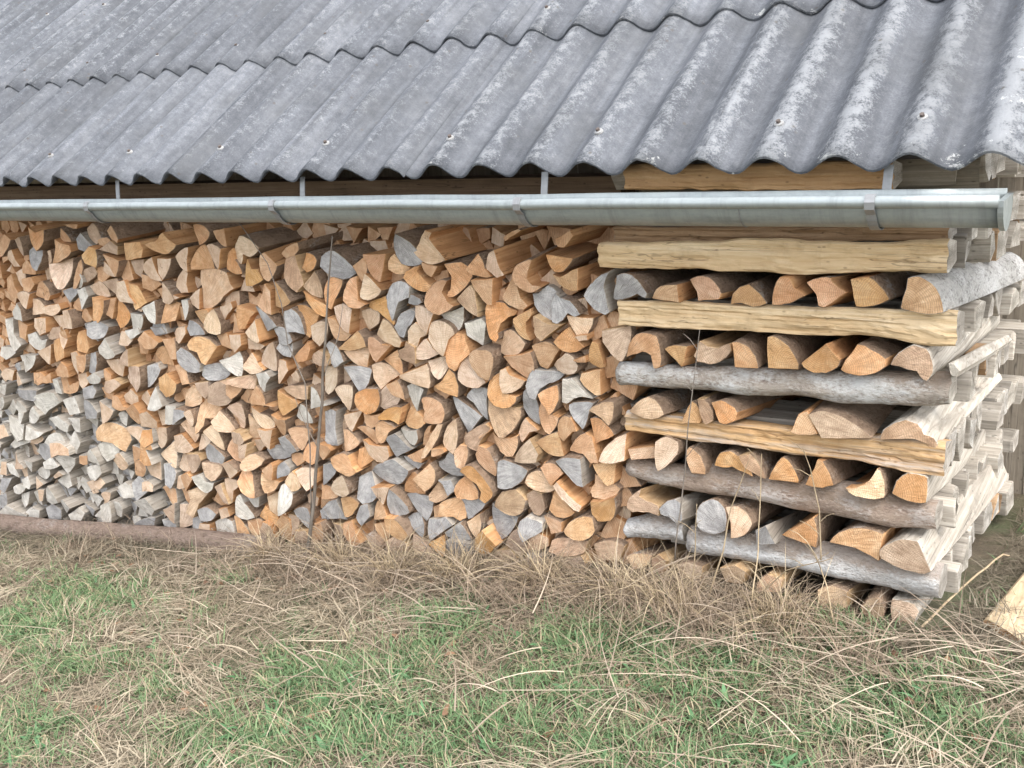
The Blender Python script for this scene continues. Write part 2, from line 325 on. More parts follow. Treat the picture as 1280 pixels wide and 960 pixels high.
t 8 224 981,-1215 1023,-1197 1063,-1219 1075,-1235 1012,-1278 996,-1246
t 9 350 1105,-1197 1152,-1151 1198,-1139 1237,-1161 1201,-1193 1153,-1217 1108,-1218
o 9 192 1213,-1208 1279,-1166 1290,-1180 1279,-1237 1237,-1232
o 9 322 1202,-1226 1242,-1242 1313,-1242 1268,-1288 1206,-1309 1192,-1272
g 9 180 1320,-1171 1352,-1150 1374,-1179 1370,-1201 1309,-1226
o 10 189 1371,-1126 1421,-1113 1458,-1135 1404,-1169 1373,-1152
t 10 410 1415,-1183 1460,-1161 1513,-1163 1510,-1217 1462,-1256 1439,-1233 1425,-1203
t 10 303 1342,-1238 1393,-1187 1422,-1214 1422,-1252 1376,-1276 1342,-1270
w 9 411 1316,-1263 1340,-1249 1374,-1287 1366,-1326 1322,-1372 1290,-1389 1292,-1344
g 10 281 1550,-1142 1598,-1130 1620,-1152 1572,-1201 1534,-1229
o 10 264 1521,-1231 1567,-1234 1617,-1247 1599,-1271 1517,-1290
t 6 151 640,-1330 676,-1318 696,-1368 658,-1386 625,-1386
o 7 211 685,-1317 749,-1289 775,-1315 732,-1357 700,-1386
w 7 291 778,-1302 831,-1283 856,-1314 903,-1312 878,-1351 834,-1370 800,-1346
d 7 415 726,-1381 798,-1352 841,-1374 778,-1432 737,-1499 700,-1481 733,-1416
o 7 152 650,-1388 714,-1395 710,-1444 674,-1456 656,-1429
o 8 212 857,-1407 910,-1352 942,-1381 950,-1414 891,-1430
d 8 141 915,-1327 950,-1310 969,-1365 977,-1398 947,-1392 926,-1349
t 8 253 963,-1291 1033,-1286 1060,-1299 1006,-1336 986,-1391 969,-1365
o 8 395 1064,-1281 1090,-1232 1136,-1225 1149,-1268 1157,-1334 1113,-1330 1075,-1302
w 8 220 1052,-1334 1087,-1345 1156,-1339 1129,-1395 1098,-1400 1067,-1371
w 8 389 1014,-1369 1040,-1353 1056,-1385 1093,-1424 1103,-1445 1023,-1465 987,-1454
g 7 234 762,-1465 824,-1442 875,-1463 843,-1498 775,-1510
t 8 117 888,-1443 939,-1428 945,-1468 893,-1489
t 9 371 1200,-1338 1265,-1305 1270,-1348 1288,-1401 1242,-1415 1203,-1393
o 9 328 1127,-1441 1176,-1381 1216,-1402 1241,-1420 1229,-1479 1204,-1461
d 7 437 619,-1471 689,-1459 725,-1513 702,-1542 598,-1585
g 7 151 708,-1516 744,-1504 768,-1542 744,-1570 695,-1567
t 7 257 754,-1532 820,-1526 810,-1600 750,-1612 736,-1572
w 8 501 839,-1517 909,-1486 946,-1497 954,-1566 901,-1588 834,-1601
o 8 310 960,-1471 991,-1471 1043,-1514 1051,-1548 969,-1569
o 8 270 1043,-1479 1116,-1454 1137,-1462 1103,-1549 1069,-1532
t 9 253 1127,-1510 1169,-1450 1204,-1461 1214,-1516 1178,-1512 1126,-1551
g 10 297 1343,-1374 1383,-1351 1424,-1349 1431,-1386 1414,-1439 1384,-1417 1359,-1399
g 10 117 1478,-1356 1522,-1337 1534,-1378 1486,-1387
o 9 415 1236,-1444 1273,-1403 1313,-1419 1314,-1486 1321,-1524 1252,-1509
d 10 222 1348,-1457 1406,-1446 1418,-1494 1337,-1515
o 10 228 1470,-1401 1514,-1382 1526,-1423 1503,-1477 1473,-1455
d 10 192 1303,-1398 1359,-1399 1360,-1432 1314,-1486
o 10 136 1433,-1452 1477,-1432 1481,-1487 1439,-1495
o 0 212 -315,-273 -269,-297 -311,-349 -356,-376 -370,-325
d 1 127 -178,-289 -130,-276 -133,-314 -163,-365 -184,-334
o 1 314 -50,-231 -6,-255 61,-242 43,-291 -25,-336 -53,-299
t 0 129 -266,-348 -242,-341 -237,-386 -216,-417 -260,-419 -290,-381
g 1 332 -134,-345 -53,-299 -47,-368 -91,-432 -119,-421 -137,-383
o 1 159 -202,-411 -162,-390 -124,-433 -131,-453 -217,-450
o 2 155 140,-277 175,-235 214,-264 224,-294 154,-295
o 2 360 128,-284 162,-301 220,-306 220,-336 159,-368 71,-389 109,-339
o 3 48 211,-216 299,-216 293,-233 246,-228
g 3 259 258,-281 295,-257 318,-274 355,-309 307,-340 254,-323
d 3 233 330,-239 367,-215 397,-238 411,-284 376,-303 338,-274
o 4 162 480,-243 515,-219 543,-247 561,-276 549,-288 499,-271
o 4 103 401,-285 461,-272 486,-283 430,-313 405,-302
d 4 186 437,-319 523,-282 553,-305 533,-340
o 5 437 602,-292 710,-284 720,-313 701,-347 590,-362
o 6 413 752,-289 816,-277 859,-243 885,-270 921,-291 870,-326 821,-321
o 4 295 314,-346 374,-309 409,-320 403,-367 384,-398 322,-382
t 2 56 15,-341 38,-335 18,-391 -7,-404
t 2 623 3,-404 79,-395 167,-374 152,-448 104,-500 60,-508 23,-466
o 3 168 253,-384 277,-371 271,-420 207,-496 186,-497
d 3 227 261,-420 348,-393 355,-429 263,-475 249,-457
w 3 132 209,-459 257,-432 265,-469 237,-494 186,-497
t 4 115 430,-372 459,-401 495,-435 457,-437 417,-414
o 4 270 439,-343 501,-353 553,-363 532,-405 504,-435 478,-401
o 4 194 367,-392 402,-403 429,-438 381,-470 346,-459
o 5 252 570,-368 587,-403 611,-443 517,-452 504,-435
d 5 233 597,-367 680,-359 648,-441 609,-419
t 6 279 771,-345 776,-390 797,-441 739,-432 706,-393 732,-363
t 6 265 796,-350 873,-348 854,-388 807,-435 789,-407
o 5 268 681,-417 723,-427 775,-459 705,-491 665,-475
t 1 155 -284,-452 -220,-430 -215,-475 -224,-528 -265,-490
o 1 152 -204,-475 -147,-466 -137,-498 -184,-539 -213,-527
o 0 268 -351,-481 -298,-459 -298,-518 -273,-569 -342,-573 -372,-535
o 2 183 -145,-550 -104,-497 -67,-482 -59,-520 -75,-566 -117,-562
o 2 110 -58,-488 -24,-512 -14,-544 -32,-564 -64,-565
t 1 196 -277,-550 -215,-534 -164,-544 -200,-612 -238,-594
t 2 428 -174,-571 -121,-575 -87,-599 25,-580 37,-605 -14,-633 -99,-632 -190,-644
w 1 189 -330,-632 -269,-589 -248,-621 -256,-674 -332,-666
t 4 280 267,-493 344,-465 392,-494 400,-529 304,-528
w 3 189 202,-508 257,-493 285,-529 236,-587 220,-545
g 3 200 77,-520 188,-490 188,-521 122,-568
d 4 227 392,-463 482,-448 486,-495 464,-538 429,-498
t 5 341 506,-459 555,-451 572,-515 600,-543 509,-542 488,-519
o 5 394 551,-463 621,-471 664,-540 592,-573 569,-527
t 5 121 543,-552 599,-549 632,-559 607,-585 545,-576
o 3 138 126,-587 180,-547 212,-570 179,-609 140,-605
o 3 171 208,-583 236,-619 258,-642 193,-659 160,-636
o 4 322 322,-533 396,-542 369,-598 316,-645 288,-640
o 4 152 396,-542 435,-540 399,-627 365,-611
o 4 392 462,-545 502,-566 529,-601 499,-639 434,-668 416,-632
w 6 290 630,-565 720,-531 725,-578 720,-625 671,-610
o 6 135 733,-484 798,-470 773,-528 747,-530
t 6 265 804,-446 832,-468 863,-512 814,-538 773,-528
o 6 398 770,-540 866,-535 830,-606 738,-624
t 3 248 67,-609 121,-600 140,-637 135,-682 61,-687
t 2 221 -150,-655 -73,-650 -86,-716 -135,-733 -165,-695
t 2 189 -60,-643 47,-636 32,-682 1,-710 -30,-680
w 0 301 -443,-686 -384,-682 -399,-751 -361,-803 -422,-842 -445,-782
o 1 206 -337,-679 -255,-701 -292,-771 -345,-761
w 5 268 540,-594 622,-596 613,-626 562,-678 529,-662
g 6 271 661,-617 735,-636 743,-671 668,-688 638,-666
g 4 319 254,-655 318,-638 358,-667 324,-713 262,-724 238,-706
g 3 156 191,-665 244,-656 238,-706 235,-745 186,-710
o 3 88 23,-709 80,-692 78,-731 30,-747
t 3 159 10,-714 71,-690 87,-702 50,-782 27,-758
o 3 290 148,-704 191,-695 207,-770 178,-798 120,-790 122,-751
w 1 276 -261,-746 -199,-728 -169,-766 -121,-756 -163,-812 -217,-810 -262,-779
d 2 165 -105,-741 -58,-699 -4,-695 -7,-734 -44,-750 -99,-754
t 2 220 -211,-823 -147,-798 -87,-780 -132,-877 -178,-854
o 2 336 -47,-757 12,-739 39,-783 25,-824 -60,-857 -68,-818
w 4 290 279,-764 343,-716 369,-757 398,-786 333,-811 280,-790
t 5 227 429,-685 487,-681 504,-716 468,-744 402,-742
w 5 141 479,-675 568,-657 579,-680 516,-709
o 5 280 582,-704 629,-665 668,-686 707,-707 673,-734 618,-738
o 5 166 552,-713 572,-705 607,-745 590,-771 534,-775
g 6 121 642,-652 714,-647 735,-669 668,-686
d 5 169 435,-790 493,-754 480,-830 404,-830
o 6 366 635,-773 691,-732 745,-728 731,-814 660,-814
o 6 262 737,-693 810,-682 804,-771 768,-774
w 0 171 -533,-828 -439,-827 -438,-855 -510,-889 -551,-871
w 1 239 -370,-856 -241,-846 -268,-889 -354,-938 -362,-897
g 1 75 -424,-909 -357,-883 -361,-924 -411,-936
t 0 155 -563,-964 -502,-930 -447,-939 -491,-993 -550,-991
t 1 85 -438,-945 -413,-971 -388,-997 -441,-1016 -457,-996
o 1 146 -310,-941 -263,-936 -221,-973 -298,-1002 -317,-990
o 2 90 -239,-961 -160,-927 -166,-975 -223,-981
o 2 190 -74,-899 -16,-853 18,-877 13,-924 -73,-925
t 3 242 52,-808 107,-797 128,-828 58,-913 40,-875
o 3 214 100,-817 176,-805 156,-865 127,-893 89,-884
g 3 208 186,-804 230,-794 223,-846 185,-901 148,-892
t 4 223 299,-826 371,-814 400,-843 375,-896 333,-875
t 3 158 69,-912 127,-893 130,-946 79,-977 64,-959
w 4 171 139,-919 210,-886 254,-908 224,-936 151,-944
o 4 76 266,-868 309,-890 300,-916 260,-920
d 5 333 459,-838 536,-831 533,-906 493,-948 460,-901
d 4 168 290,-917 343,-906 375,-928 302,-974 278,-957
g 5 288 584,-827 652,-808 662,-838 600,-900 557,-923
o 6 369 663,-869 714,-846 755,-890 738,-923 676,-954 649,-919
w 2 137 -125,-950 -80,-946 -84,-1021 -138,-1020
o 3 255 -75,-932 -33,-935 -26,-975 47,-947 20,-997 -40,-1016 -82,-1014
w 0 85 -611,-1026 -549,-1020 -597,-1082 -629,-1071
g 1 228 -435,-1030 -330,-1026 -283,-1021 -313,-1073 -372,-1080 -437,-1065
w 2 570 -337,-1076 -267,-1040 -138,-1020 -121,-1066 -252,-1122 -309,-1157 -341,-1119
w 3 258 -83,-1048 0,-1026 16,-1105 -64,-1122 -75,-1088
g 3 175 79,-977 147,-957 170,-981 148,-1017 84,-1024
g 3 257 71,-1032 110,-1041 145,-1090 126,-1120 50,-1129 53,-1088
o 4 165 206,-965 259,-953 284,-970 278,-1022 230,-1015
t 5 257 357,-988 427,-948 476,-975 468,-1002 405,-1021 359,-1014
o 4 186 298,-988 337,-990 363,-1033 401,-1035 337,-1055 282,-1042
t 5 186 472,-988 541,-943 559,-979 535,-1032 504,-1010
w 6 264 575,-990 623,-916 648,-957 665,-992 613,-1017 567,-1016
o 5 268 401,-1035 468,-1002 477,-1039 495,-1076 438,-1108 409,-1073
t 4 271 197,-1025 242,-1040 296,-1060 242,-1106 183,-1133 188,-1086
w 4 137 290,-1080 335,-1062 359,-1079 333,-1134 298,-1119
w 0 121 -602,-1155 -519,-1095 -511,-1138 -578,-1189
w 1 115 -496,-1129 -457,-1089 -413,-1127 -421,-1149 -482,-1156
w 1 73 -482,-1156 -421,-1149 -468,-1212 -487,-1200
w 0 141 -638,-1094 -560,-1078 -577,-1123 -668,-1170
w 1 174 -400,-1154 -350,-1112 -309,-1157 -370,-1200 -416,-1199
w 1 389 -604,-1192 -534,-1198 -471,-1220 -499,-1296 -555,-1318 -608,-1266
w 2 221 -244,-1164 -169,-1141 -106,-1182 -130,-1220 -192,-1207
w 3 206 -106,-1147 6,-1134 -17,-1206 -62,-1211
w 3 183 -117,-1246 -85,-1214 -59,-1267 -101,-1329 -144,-1292
w 1 162 -434,-1215 -384,-1238 -317,-1244 -389,-1282 -450,-1290
t 0 141 -699,-1248 -647,-1241 -620,-1297 -704,-1323
t 5 280 492,-1050 545,-1031 578,-1078 569,-1112 475,-1110
t 6 172 592,-1026 659,-1018 641,-1083 601,-1095
w 6 230 675,-991 729,-992 707,-1075 652,-1076
o 4 906 103,-1190 170,-1141 273,-1135 345,-1159 353,-1198 296,-1259 203,-1231 101,-1232
t 5 217 341,-1140 414,-1124 479,-1129 444,-1186 408,-1178
o 5 290 479,-1129 550,-1114 552,-1172 486,-1207 444,-1186
t 6 267 550,-1114 626,-1104 608,-1171 561,-1210 543,-1173
w 2 227 -350,-1303 -274,-1250 -204,-1241 -173,-1279 -266,-1292 -301,-1325
t 2 295 -266,-1292 -173,-1279 -113,-1300 -112,-1328 -216,-1342 -269,-1364
w 1 163 -653,-1351 -571,-1296 -529,-1312 -485,-1321 -623,-1370
t 1 121 -461,-1289 -370,-1262 -357,-1290 -414,-1319 -460,-1318
w 0 62 -729,-1324 -689,-1348 -727,-1384 -757,-1395
g 2 265 -429,-1328 -343,-1317 -287,-1352 -317,-1371 -398,-1405 -433,-1373
w 2 171 -376,-1409 -293,-1368 -237,-1403 -290,-1425 -363,-1436
w 2 240 -245,-1361 -172,-1343 -122,-1358 -149,-1404 -206,-1442 -225,-1401
o 3 110 -57,-1327 10,-1318 -4,-1362 -40,-1374 -70,-1364
w 4 124 39,-1293 66,-1275 91,-1327 93,-1354 25,-1336
w 4 404 79,-1266 140,-1237 221,-1240 244,-1264 178,-1314 130,-1335 96,-1312
t 4 370 163,-1330 217,-1288 273,-1267 305,-1296 317,-1321 222,-1370 184,-1362
o 5 168 366,-1221 413,-1227 417,-1280 387,-1284 342,-1304
o 5 369 441,-1197 514,-1174 542,-1210 483,-1218 523,-1278 462,-1294 419,-1273
o 5 270 342,-1304 417,-1280 422,-1333 381,-1373 321,-1375
t 5 236 426,-1319 523,-1278 506,-1373 444,-1356
t 6 387 532,-1244 645,-1170 663,-1206 651,-1285 582,-1269
g 6 339 559,-1286 618,-1271 644,-1312 586,-1394 552,-1379
t 0 119 -786,-1468 -732,-1461 -748,-1532 -815,-1542
w 0 115 -722,-1467 -670,-1459 -646,-1494 -635,-1530 -705,-1518
d 1 79 -604,-1382 -596,-1426 -550,-1464 -627,-1476
w 1 103 -532,-1417 -435,-1410 -495,-1478 -512,-1458
t 1 82 -614,-1474 -550,-1464 -571,-1520 -609,-1526
w 1 104 -599,-1532 -542,-1508 -522,-1550 -543,-1576 -589,-1568
w 2 197 -483,-1476 -412,-1444 -341,-1440 -352,-1471 -413,-1510 -479,-1498
t 2 64 -319,-1474 -248,-1434 -220,-1451 -312,-1487
w 2 186 -317,-1503 -206,-1442 -208,-1515 -249,-1536 -298,-1515
t 1 85 -494,-1508 -421,-1534 -508,-1578
g 0 159 -825,-1567 -717,-1550 -757,-1588 -803,-1642 -851,-1634
w 4 212 -11,-1384 38,-1363 82,-1356 90,-1397 34,-1441 -3,-1425
t 4 115 3,-1438 59,-1430 83,-1454 40,-1489 11,-1480
t 4 103 31,-1519 80,-1497 111,-1499 75,-1548 48,-1567
w 5 209 198,-1450 248,-1421 296,-1462 308,-1487 224,-1501
g 5 360 288,-1422 340,-1379 391,-1405 424,-1427 315,-1500 296,-1462
t 5 152 406,-1389 458,-1374 492,-1389 485,-1417 404,-1430
w 5 333 325,-1498 437,-1452 457,-1517 406,-1560 355,-1535
w 1 115 -710,-1596 -651,-1571 -592,-1577 -659,-1626 -709,-1626
w 1 131 -675,-1636 -591,-1607 -615,-1673 -651,-1702 -678,-1676
w 2 163 -419,-1594 -374,-1534 -350,-1597 -349,-1627 -401,-1644 -430,-1626
w 1 103 -539,-1599 -483,-1574 -505,-1669 -537,-1659
t 2 70 -483,-1574 -432,-1566 -468,-1632 -493,-1637
g 0 168 -864,-1668 -776,-1637 -802,-1705 -846,-1752 -884,-1719
w 1 267 -808,-1722 -775,-1700 -710,-1728 -640,-1739 -659,-1758 -831,-1781 -877,-1765
w 1 206 -647,-1725 -585,-1691 -530,-1704 -548,-1754 -606,-1780 -649,-1764
g 2 224 -473,-1679 -414,-1646 -366,-1675 -385,-1732 -471,-1740
w 2 218 -337,-1625 -280,-1593 -197,-1616 -337,-1693
w 3 168 -261,-1672 -191,-1630 -154,-1653 -193,-1704 -241,-1713
w 4 97 -40,-1640 48,-1567 22,-1651
w 4 329 48,-1567 132,-1531 111,-1634 71,-1663 17,-1666
w 4 169 143,-1529 195,-1527 206,-1560 171,-1609 132,-1602
g 5 273 229,-1656 304,-1606 445,-1560 396,-1631 325,-1638
o 6 249 495,-1415 548,-1393 601,-1405 604,-1464 563,-1478 527,-1437
d 6 177 518,-1506 604,-1464 578,-1563 546,-1542
g 6 153 482,-1567 578,-1563 567,-1606 491,-1607
"""
CRIB = """
g 0 921 2882,-339 2916,-331 2947,-348 2977,-391 2969,-406 2945,-393 2912,-402 2886,-414 2862,-412 2876,-373
o 0 523 2997,-401 3014,-371 3042,-359 3081,-357 3083,-408 3056,-402 3025,-400
o 0 882 3108,-345 3135,-333 3165,-332 3194,-352 3208,-380 3200,-395 3171,-400 3133,-405 3130,-377
o 0 814 3234,-407 3242,-378 3264,-356 3293,-345 3321,-371 3338,-398 3299,-411 3263,-402
o 0 853 3359,-352 3376,-324 3397,-323 3414,-350 3444,-372 3417,-384 3383,-399 3355,-401
o 0 1036 3447,-335 3484,-320 3513,-319 3516,-332 3555,-357 3524,-378 3498,-400 3481,-397 3474,-367
o 0 1153 3561,-323 3580,-316 3605,-315 3631,-334 3659,-371 3626,-380 3601,-394 3578,-392 3572,-363
B 0 1937 3704,-313 3731,-306 3761,-321 3783,-351 3793,-395 3749,-404 3707,-397 3686,-392 3693,-349
o 1 1180 2899,-570 2913,-541 2939,-513 2976,-506 3012,-511 3019,-533 3017,-606 2992,-616 2986,-574 2953,-565 2920,-576 2894,-590
o 1 437 3027,-552 3059,-538 3102,-539 3089,-577 3076,-605 3057,-584
d 1 870 3117,-567 3137,-521 3160,-534 3190,-539 3228,-522 3231,-543 3212,-567 3181,-588 3151,-587 3128,-585
o 1 782 3240,-513 3262,-512 3290,-524 3308,-551 3315,-584 3246,-586
o 1 1230 3341,-492 3369,-490 3404,-515 3424,-549 3428,-577 3383,-581 3340,-581
o 1 1026 3438,-558 3465,-531 3505,-497 3515,-514 3539,-539 3533,-561 3513,-576 3486,-582 3452,-575
o 1 1423 3539,-567 3565,-523 3580,-495 3616,-506 3657,-529 3655,-550 3630,-569 3592,-580 3553,-576
d 1 1363 3665,-546 3686,-511 3722,-488 3753,-496 3766,-524 3770,-557 3756,-582 3747,-582 3731,-560 3706,-553
W 1 170 3807,-527 3819,-523 3837,-544 3827,-562 3815,-556
d 2 776 2906,-759 2946,-715 2972,-704 2996,-710 3020,-739 3027,-753 2985,-774 2952,-770 2923,-766
o 2 437 3075,-779 3092,-730 3109,-705 3128,-726 3139,-756 3130,-773 3099,-776
d 2 408 3129,-695 3148,-693 3174,-721 3174,-760 3154,-774 3139,-756
o 2 644 3175,-698 3202,-687 3232,-696 3254,-720 3250,-743 3216,-762 3197,-757 3190,-727
o 2 617 3407,-761 3411,-738 3425,-707 3449,-697 3467,-724 3484,-755 3446,-763
d 2 1617 3453,-704 3480,-690 3514,-690 3561,-706 3608,-728 3631,-747 3562,-756 3495,-764 3481,-748 3463,-725
d 2 1201 3645,-752 3657,-722 3685,-698 3713,-687 3742,-698 3755,-724 3780,-734 3787,-754 3781,-765 3762,-751 3731,-741 3693,-746
t 3 480 2896,-882 2982,-862 2988,-902 2937,-913 2903,-918
t 3 838 2986,-845 3024,-824 3065,-835 3063,-875 3004,-936 2992,-909
o 3 552 3084,-872 3096,-850 3120,-859 3143,-895 3146,-931 3102,-934 3087,-896
o 3 734 3170,-899 3191,-857 3222,-845 3252,-856 3282,-883 3297,-912 3267,-901 3229,-895 3198,-903
d 3 488 3257,-848 3287,-840 3316,-862 3331,-914 3301,-903 3271,-884
o 3 739 3338,-917 3368,-855 3382,-841 3404,-857 3425,-900 3425,-915 3382,-918
o 3 764 3450,-911 3461,-872 3481,-831 3495,-833 3516,-863 3530,-898 3496,-911
t 3 900 3561,-901 3591,-896 3611,-878 3624,-869 3630,-853 3643,-833 3656,-849 3664,-892 3661,-918 3625,-920 3592,-922 3571,-914
o 3 1258 3679,-905 3690,-867 3715,-842 3747,-841 3769,-848 3768,-919 3743,-923 3711,-914
d 4 683 2887,-1051 2915,-1021 2933,-1010 2923,-1037 2957,-1048 2990,-1059 2989,-1093 2955,-1086 2921,-1088 2894,-1097 2877,-1083
g 4 581 2990,-1067 3016,-1038 3042,-1025 3066,-1038 3073,-1086 3056,-1106 3023,-1087 2998,-1083
g 4 1254 3114,-1062 3140,-1017 3172,-1003 3195,-1015 3210,-1045 3205,-1103 3177,-1117 3137,-1116 3121,-1102
t 4 869 3203,-1026 3242,-1016 3280,-1033 3295,-1062 3272,-1099 3229,-1119 3226,-1075
g 4 444 3303,-1077 3337,-1055 3352,-1084 3360,-1114 3303,-1125
o 4 902 3378,-1083 3426,-1046 3472,-1010 3483,-1051 3476,-1107 3448,-1101 3411,-1092
o 4 1516 3515,-1080 3539,-1048 3573,-1026 3621,-1021 3661,-1029 3659,-1071 3650,-1111 3629,-1103 3588,-1085 3547,-1081
d 4 1745 3653,-1076 3676,-1049 3714,-1027 3753,-1027 3774,-1074 3788,-1112 3756,-1123 3711,-1110 3677,-1102 3657,-1098
t 5 380 2868,-1255 2914,-1237 2957,-1237 2938,-1276 2893,-1294
d 5 341 2957,-1245 2984,-1222 3009,-1243 2998,-1289 2963,-1297
d 5 541 3043,-1245 3093,-1226 3134,-1234 3125,-1279 3058,-1285
d 5 537 3191,-1222 3239,-1204 3270,-1222 3254,-1268 3206,-1270
d 5 541 3306,-1248 3336,-1216 3382,-1223 3374,-1266 3305,-1281
d 5 971 3485,-1232 3527,-1211 3570,-1221 3570,-1269 3521,-1297 3485,-1281
d 5 588 3605,-1261 3625,-1232 3652,-1218 3670,-1245 3667,-1285 3620,-1289
d 5 915 3687,-1222 3747,-1224 3761,-1244 3749,-1285 3696,-1306 3685,-1262
"""
RAILS = [
    ('T', 'split_shade', 0.1, [(2915, -20, -93), (3317, -25, -96), (3656, -24, -98)]),
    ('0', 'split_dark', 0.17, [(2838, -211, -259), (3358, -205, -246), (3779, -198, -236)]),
    ('1', 'split_gold', 0.1, [(2818, -247, -324), (3043, -243, -323), (3247, -230, -316), (3530, -231, -315), (3792, -220, -305)]),
    ('2', 'split_gold', 0.1, [(2875, -416, -498), (3075, -413, -494), (3267, -410, -488), (3468, -406, -487), (3635, -403, -482), (3820, -399, -489)]),
    ('3', 'bark_grey', 0.1, [(2856, -619, -697), (3068, -613, -687), (3288, -598, -679), (3513, -589, -677), (3680, -578, -668), (3809, -566, -655)]),
    ('4', 'split_worn', 0.1, [(2882, -766, -834), (3063, -770, -832), (3263, -761, -838), (3515, -768, -833), (3685, -752, -841), (3806, -743, -843)]),
    ('5', 'bark_brown', 0.1, [(2876, -925, -996), (3057, -933, -1012), (3236, -904, -1016), (3472, -910, -1017), (3690, -924, -1026), (3790, -930, -1016)]),
    ('6s', 'bark_pale', 0.1, [(2856, -1145, -1216), (2956, -1102, -1202), (3060, -1110, -1181)]),
    ('6', 'bark_pale', 0.1, [(3072, -1135, -1220), (3233, -1120, -1213), (3474, -1110, -1219), (3695, -1097, -1217), (3808, -1115, -1215)]),
]
SAPLING = [[(1467, -1638), (1540, -1455), (1615, -1207), (1708, -877), (1767, -632), (1824, -399), (1873, -222)],
    [(1586, -1278), (1627, -1013), (1642, -762), (1582, -616), (1575, -469), (1528, -325), (1444, -223), (1385, -155)],
    [(1751, -722), (1839, -568), (1873, -453)],
    [(1668, -1007), (1593, -891), (1563, -832)]]
WEEDS = [[(3100, -1145), (3118, -911), (3136, -713), (3152, -592), (3165, -471)],
    [(3532, -1058), (3513, -943), (3482, -831), (3456, -779)],
    [(3336, -1237), (3339, -1097), (3343, -924), (3340, -817)],
    [(3145, -1514), (3193, -1257), (3228, -1130), (3255, -988), (3308, -822)],
    [(3567, -1246), (3544, -1153), (3514, -1062), (3488, -1014)],
    [(3146, -1322), (3162, -1107), (3176, -964)],
    [(2048, -1583), (2104, -1378), (2180, -1263)],
    [(2326, -1644), (2388, -1440), (2497, -1267)],
    [(3302, -1271), (3432, -1128), (3564, -1056)],
    [(1068, -1817), (1281, -1711), (1471, -1657), (1681, -1671)]]
GREEN = [(0.74, -0.47, 0.29, 0.05, -0.17, 0.12), (0.69, -0.73, 0.28, 0.06, -0.17, 0.10), (1.50, -1.24, 0.20, 0.06, -0.18, 0.10), (1.75, -0.93, 0.10, 0.03, -0.07, 0.05), (1.30, -0.22, 0.06, 0.01, -0.06, 0.05), (2.28, -0.75, 0.23, 0.06, -0.13, 0.13), (2.44, -0.97, 0.31, 0.09, -0.12, 0.13), (2.50, -0.58, 0.14, 0.03, -0.11, 0.13), (2.42, -0.34, 0.12, 0.03, -0.08, 0.11), (2.59, -0.91, 0.22, 0.06, -0.11, 0.13), (3.00, -0.32, 0.19, 0.08, -0.10, 0.19), (3.29, -0.31, 0.21, 0.09, -0.07, 0.16), (2.99, -0.60, 0.17, 0.07, -0.06, 0.11), (3.41, -0.64, 0.27, 0.12, -0.05, 0.12), (3.77, -0.25, 0.14, 0.06, -0.03, 0.11), (3.50, -0.07, 0.16, 0.06, -0.03, 0.09), (3.60, -0.49, 0.15, 0.07, -0.03, 0.10), (3.32, -0.72, 0.19, 0.08, -0.05, 0.10), (3.97, -0.08, 0.07, 0.03, -0.01, 0.08), (3.89, -0.39, 0.13, 0.06, -0.02, 0.09), (2.87, -0.90, 0.22, 0.10, -0.06, 0.09), (2.16, -1.09, 0.15, 0.04, -0.09, 0.08), (1.25, -0.87, 0.23, 0.06, -0.11, 0.07), (4.04, -0.38, 0.06, 0.03, -0.01, 0.07), (2.96, -0.75, 0.17, 0.07, -0.05, 0.08)]

YS = 0.10                      # front of the stack
WAVE, PITCH, ROWLEN = 0.177, 0.54183, 0.7584
EAVE_K0 = 0
GX = np.array([-40, -3, -.925, .445, 1.47, 2.126, 2.85, 3.75, 4.4, 6, 40])
GZ = np.array([-2.25, -2.1, -1.83, -1.66, -1.52, -1.425, -1.325, -1.29, -1.28, -1.27, -1.27])


def ground_z(x):
    return float(np.interp(x, GX, GZ))


# ------------------------------------------------------------------ helpers
def tag(o, label=None, cat=None, group=None, kind=None):
    if label: o['label'] = label
    if cat: o['category'] = cat
    if group: o['group'] = group
    if kind: o['kind'] = kind
    return o


def empty(name, loc):
    o = bpy.data.objects.new(name, None)
    o.location = loc
    o.empty_display_size = 0.05
    col.objects.link(o)
    return o


def obj(name, verts, faces, mats, parent=None, loc=(0, 0, 0), fmat=None, smooth=None):
    me = bpy.data.meshes.new(name)
    me.from_pydata([tuple(v) for v in verts], [], faces)
    for mt in (mats if isinstance(mats, (list, tuple)) else [mats]):
        me.materials.append(mt)
    if fmat is not None:
        me.polygons.foreach_set('material_index', fmat)
    if smooth is not None:
        me.polygons.foreach_set('use_smooth', [bool(smooth)] * len(me.polygons) if isinstance(smooth, bool) else smooth)
    me.update()
    o = bpy.data.objects.new(name, me)
    o.location = loc
    col.objects.link(o)
    if parent is not None:
        o.parent = parent
    return o


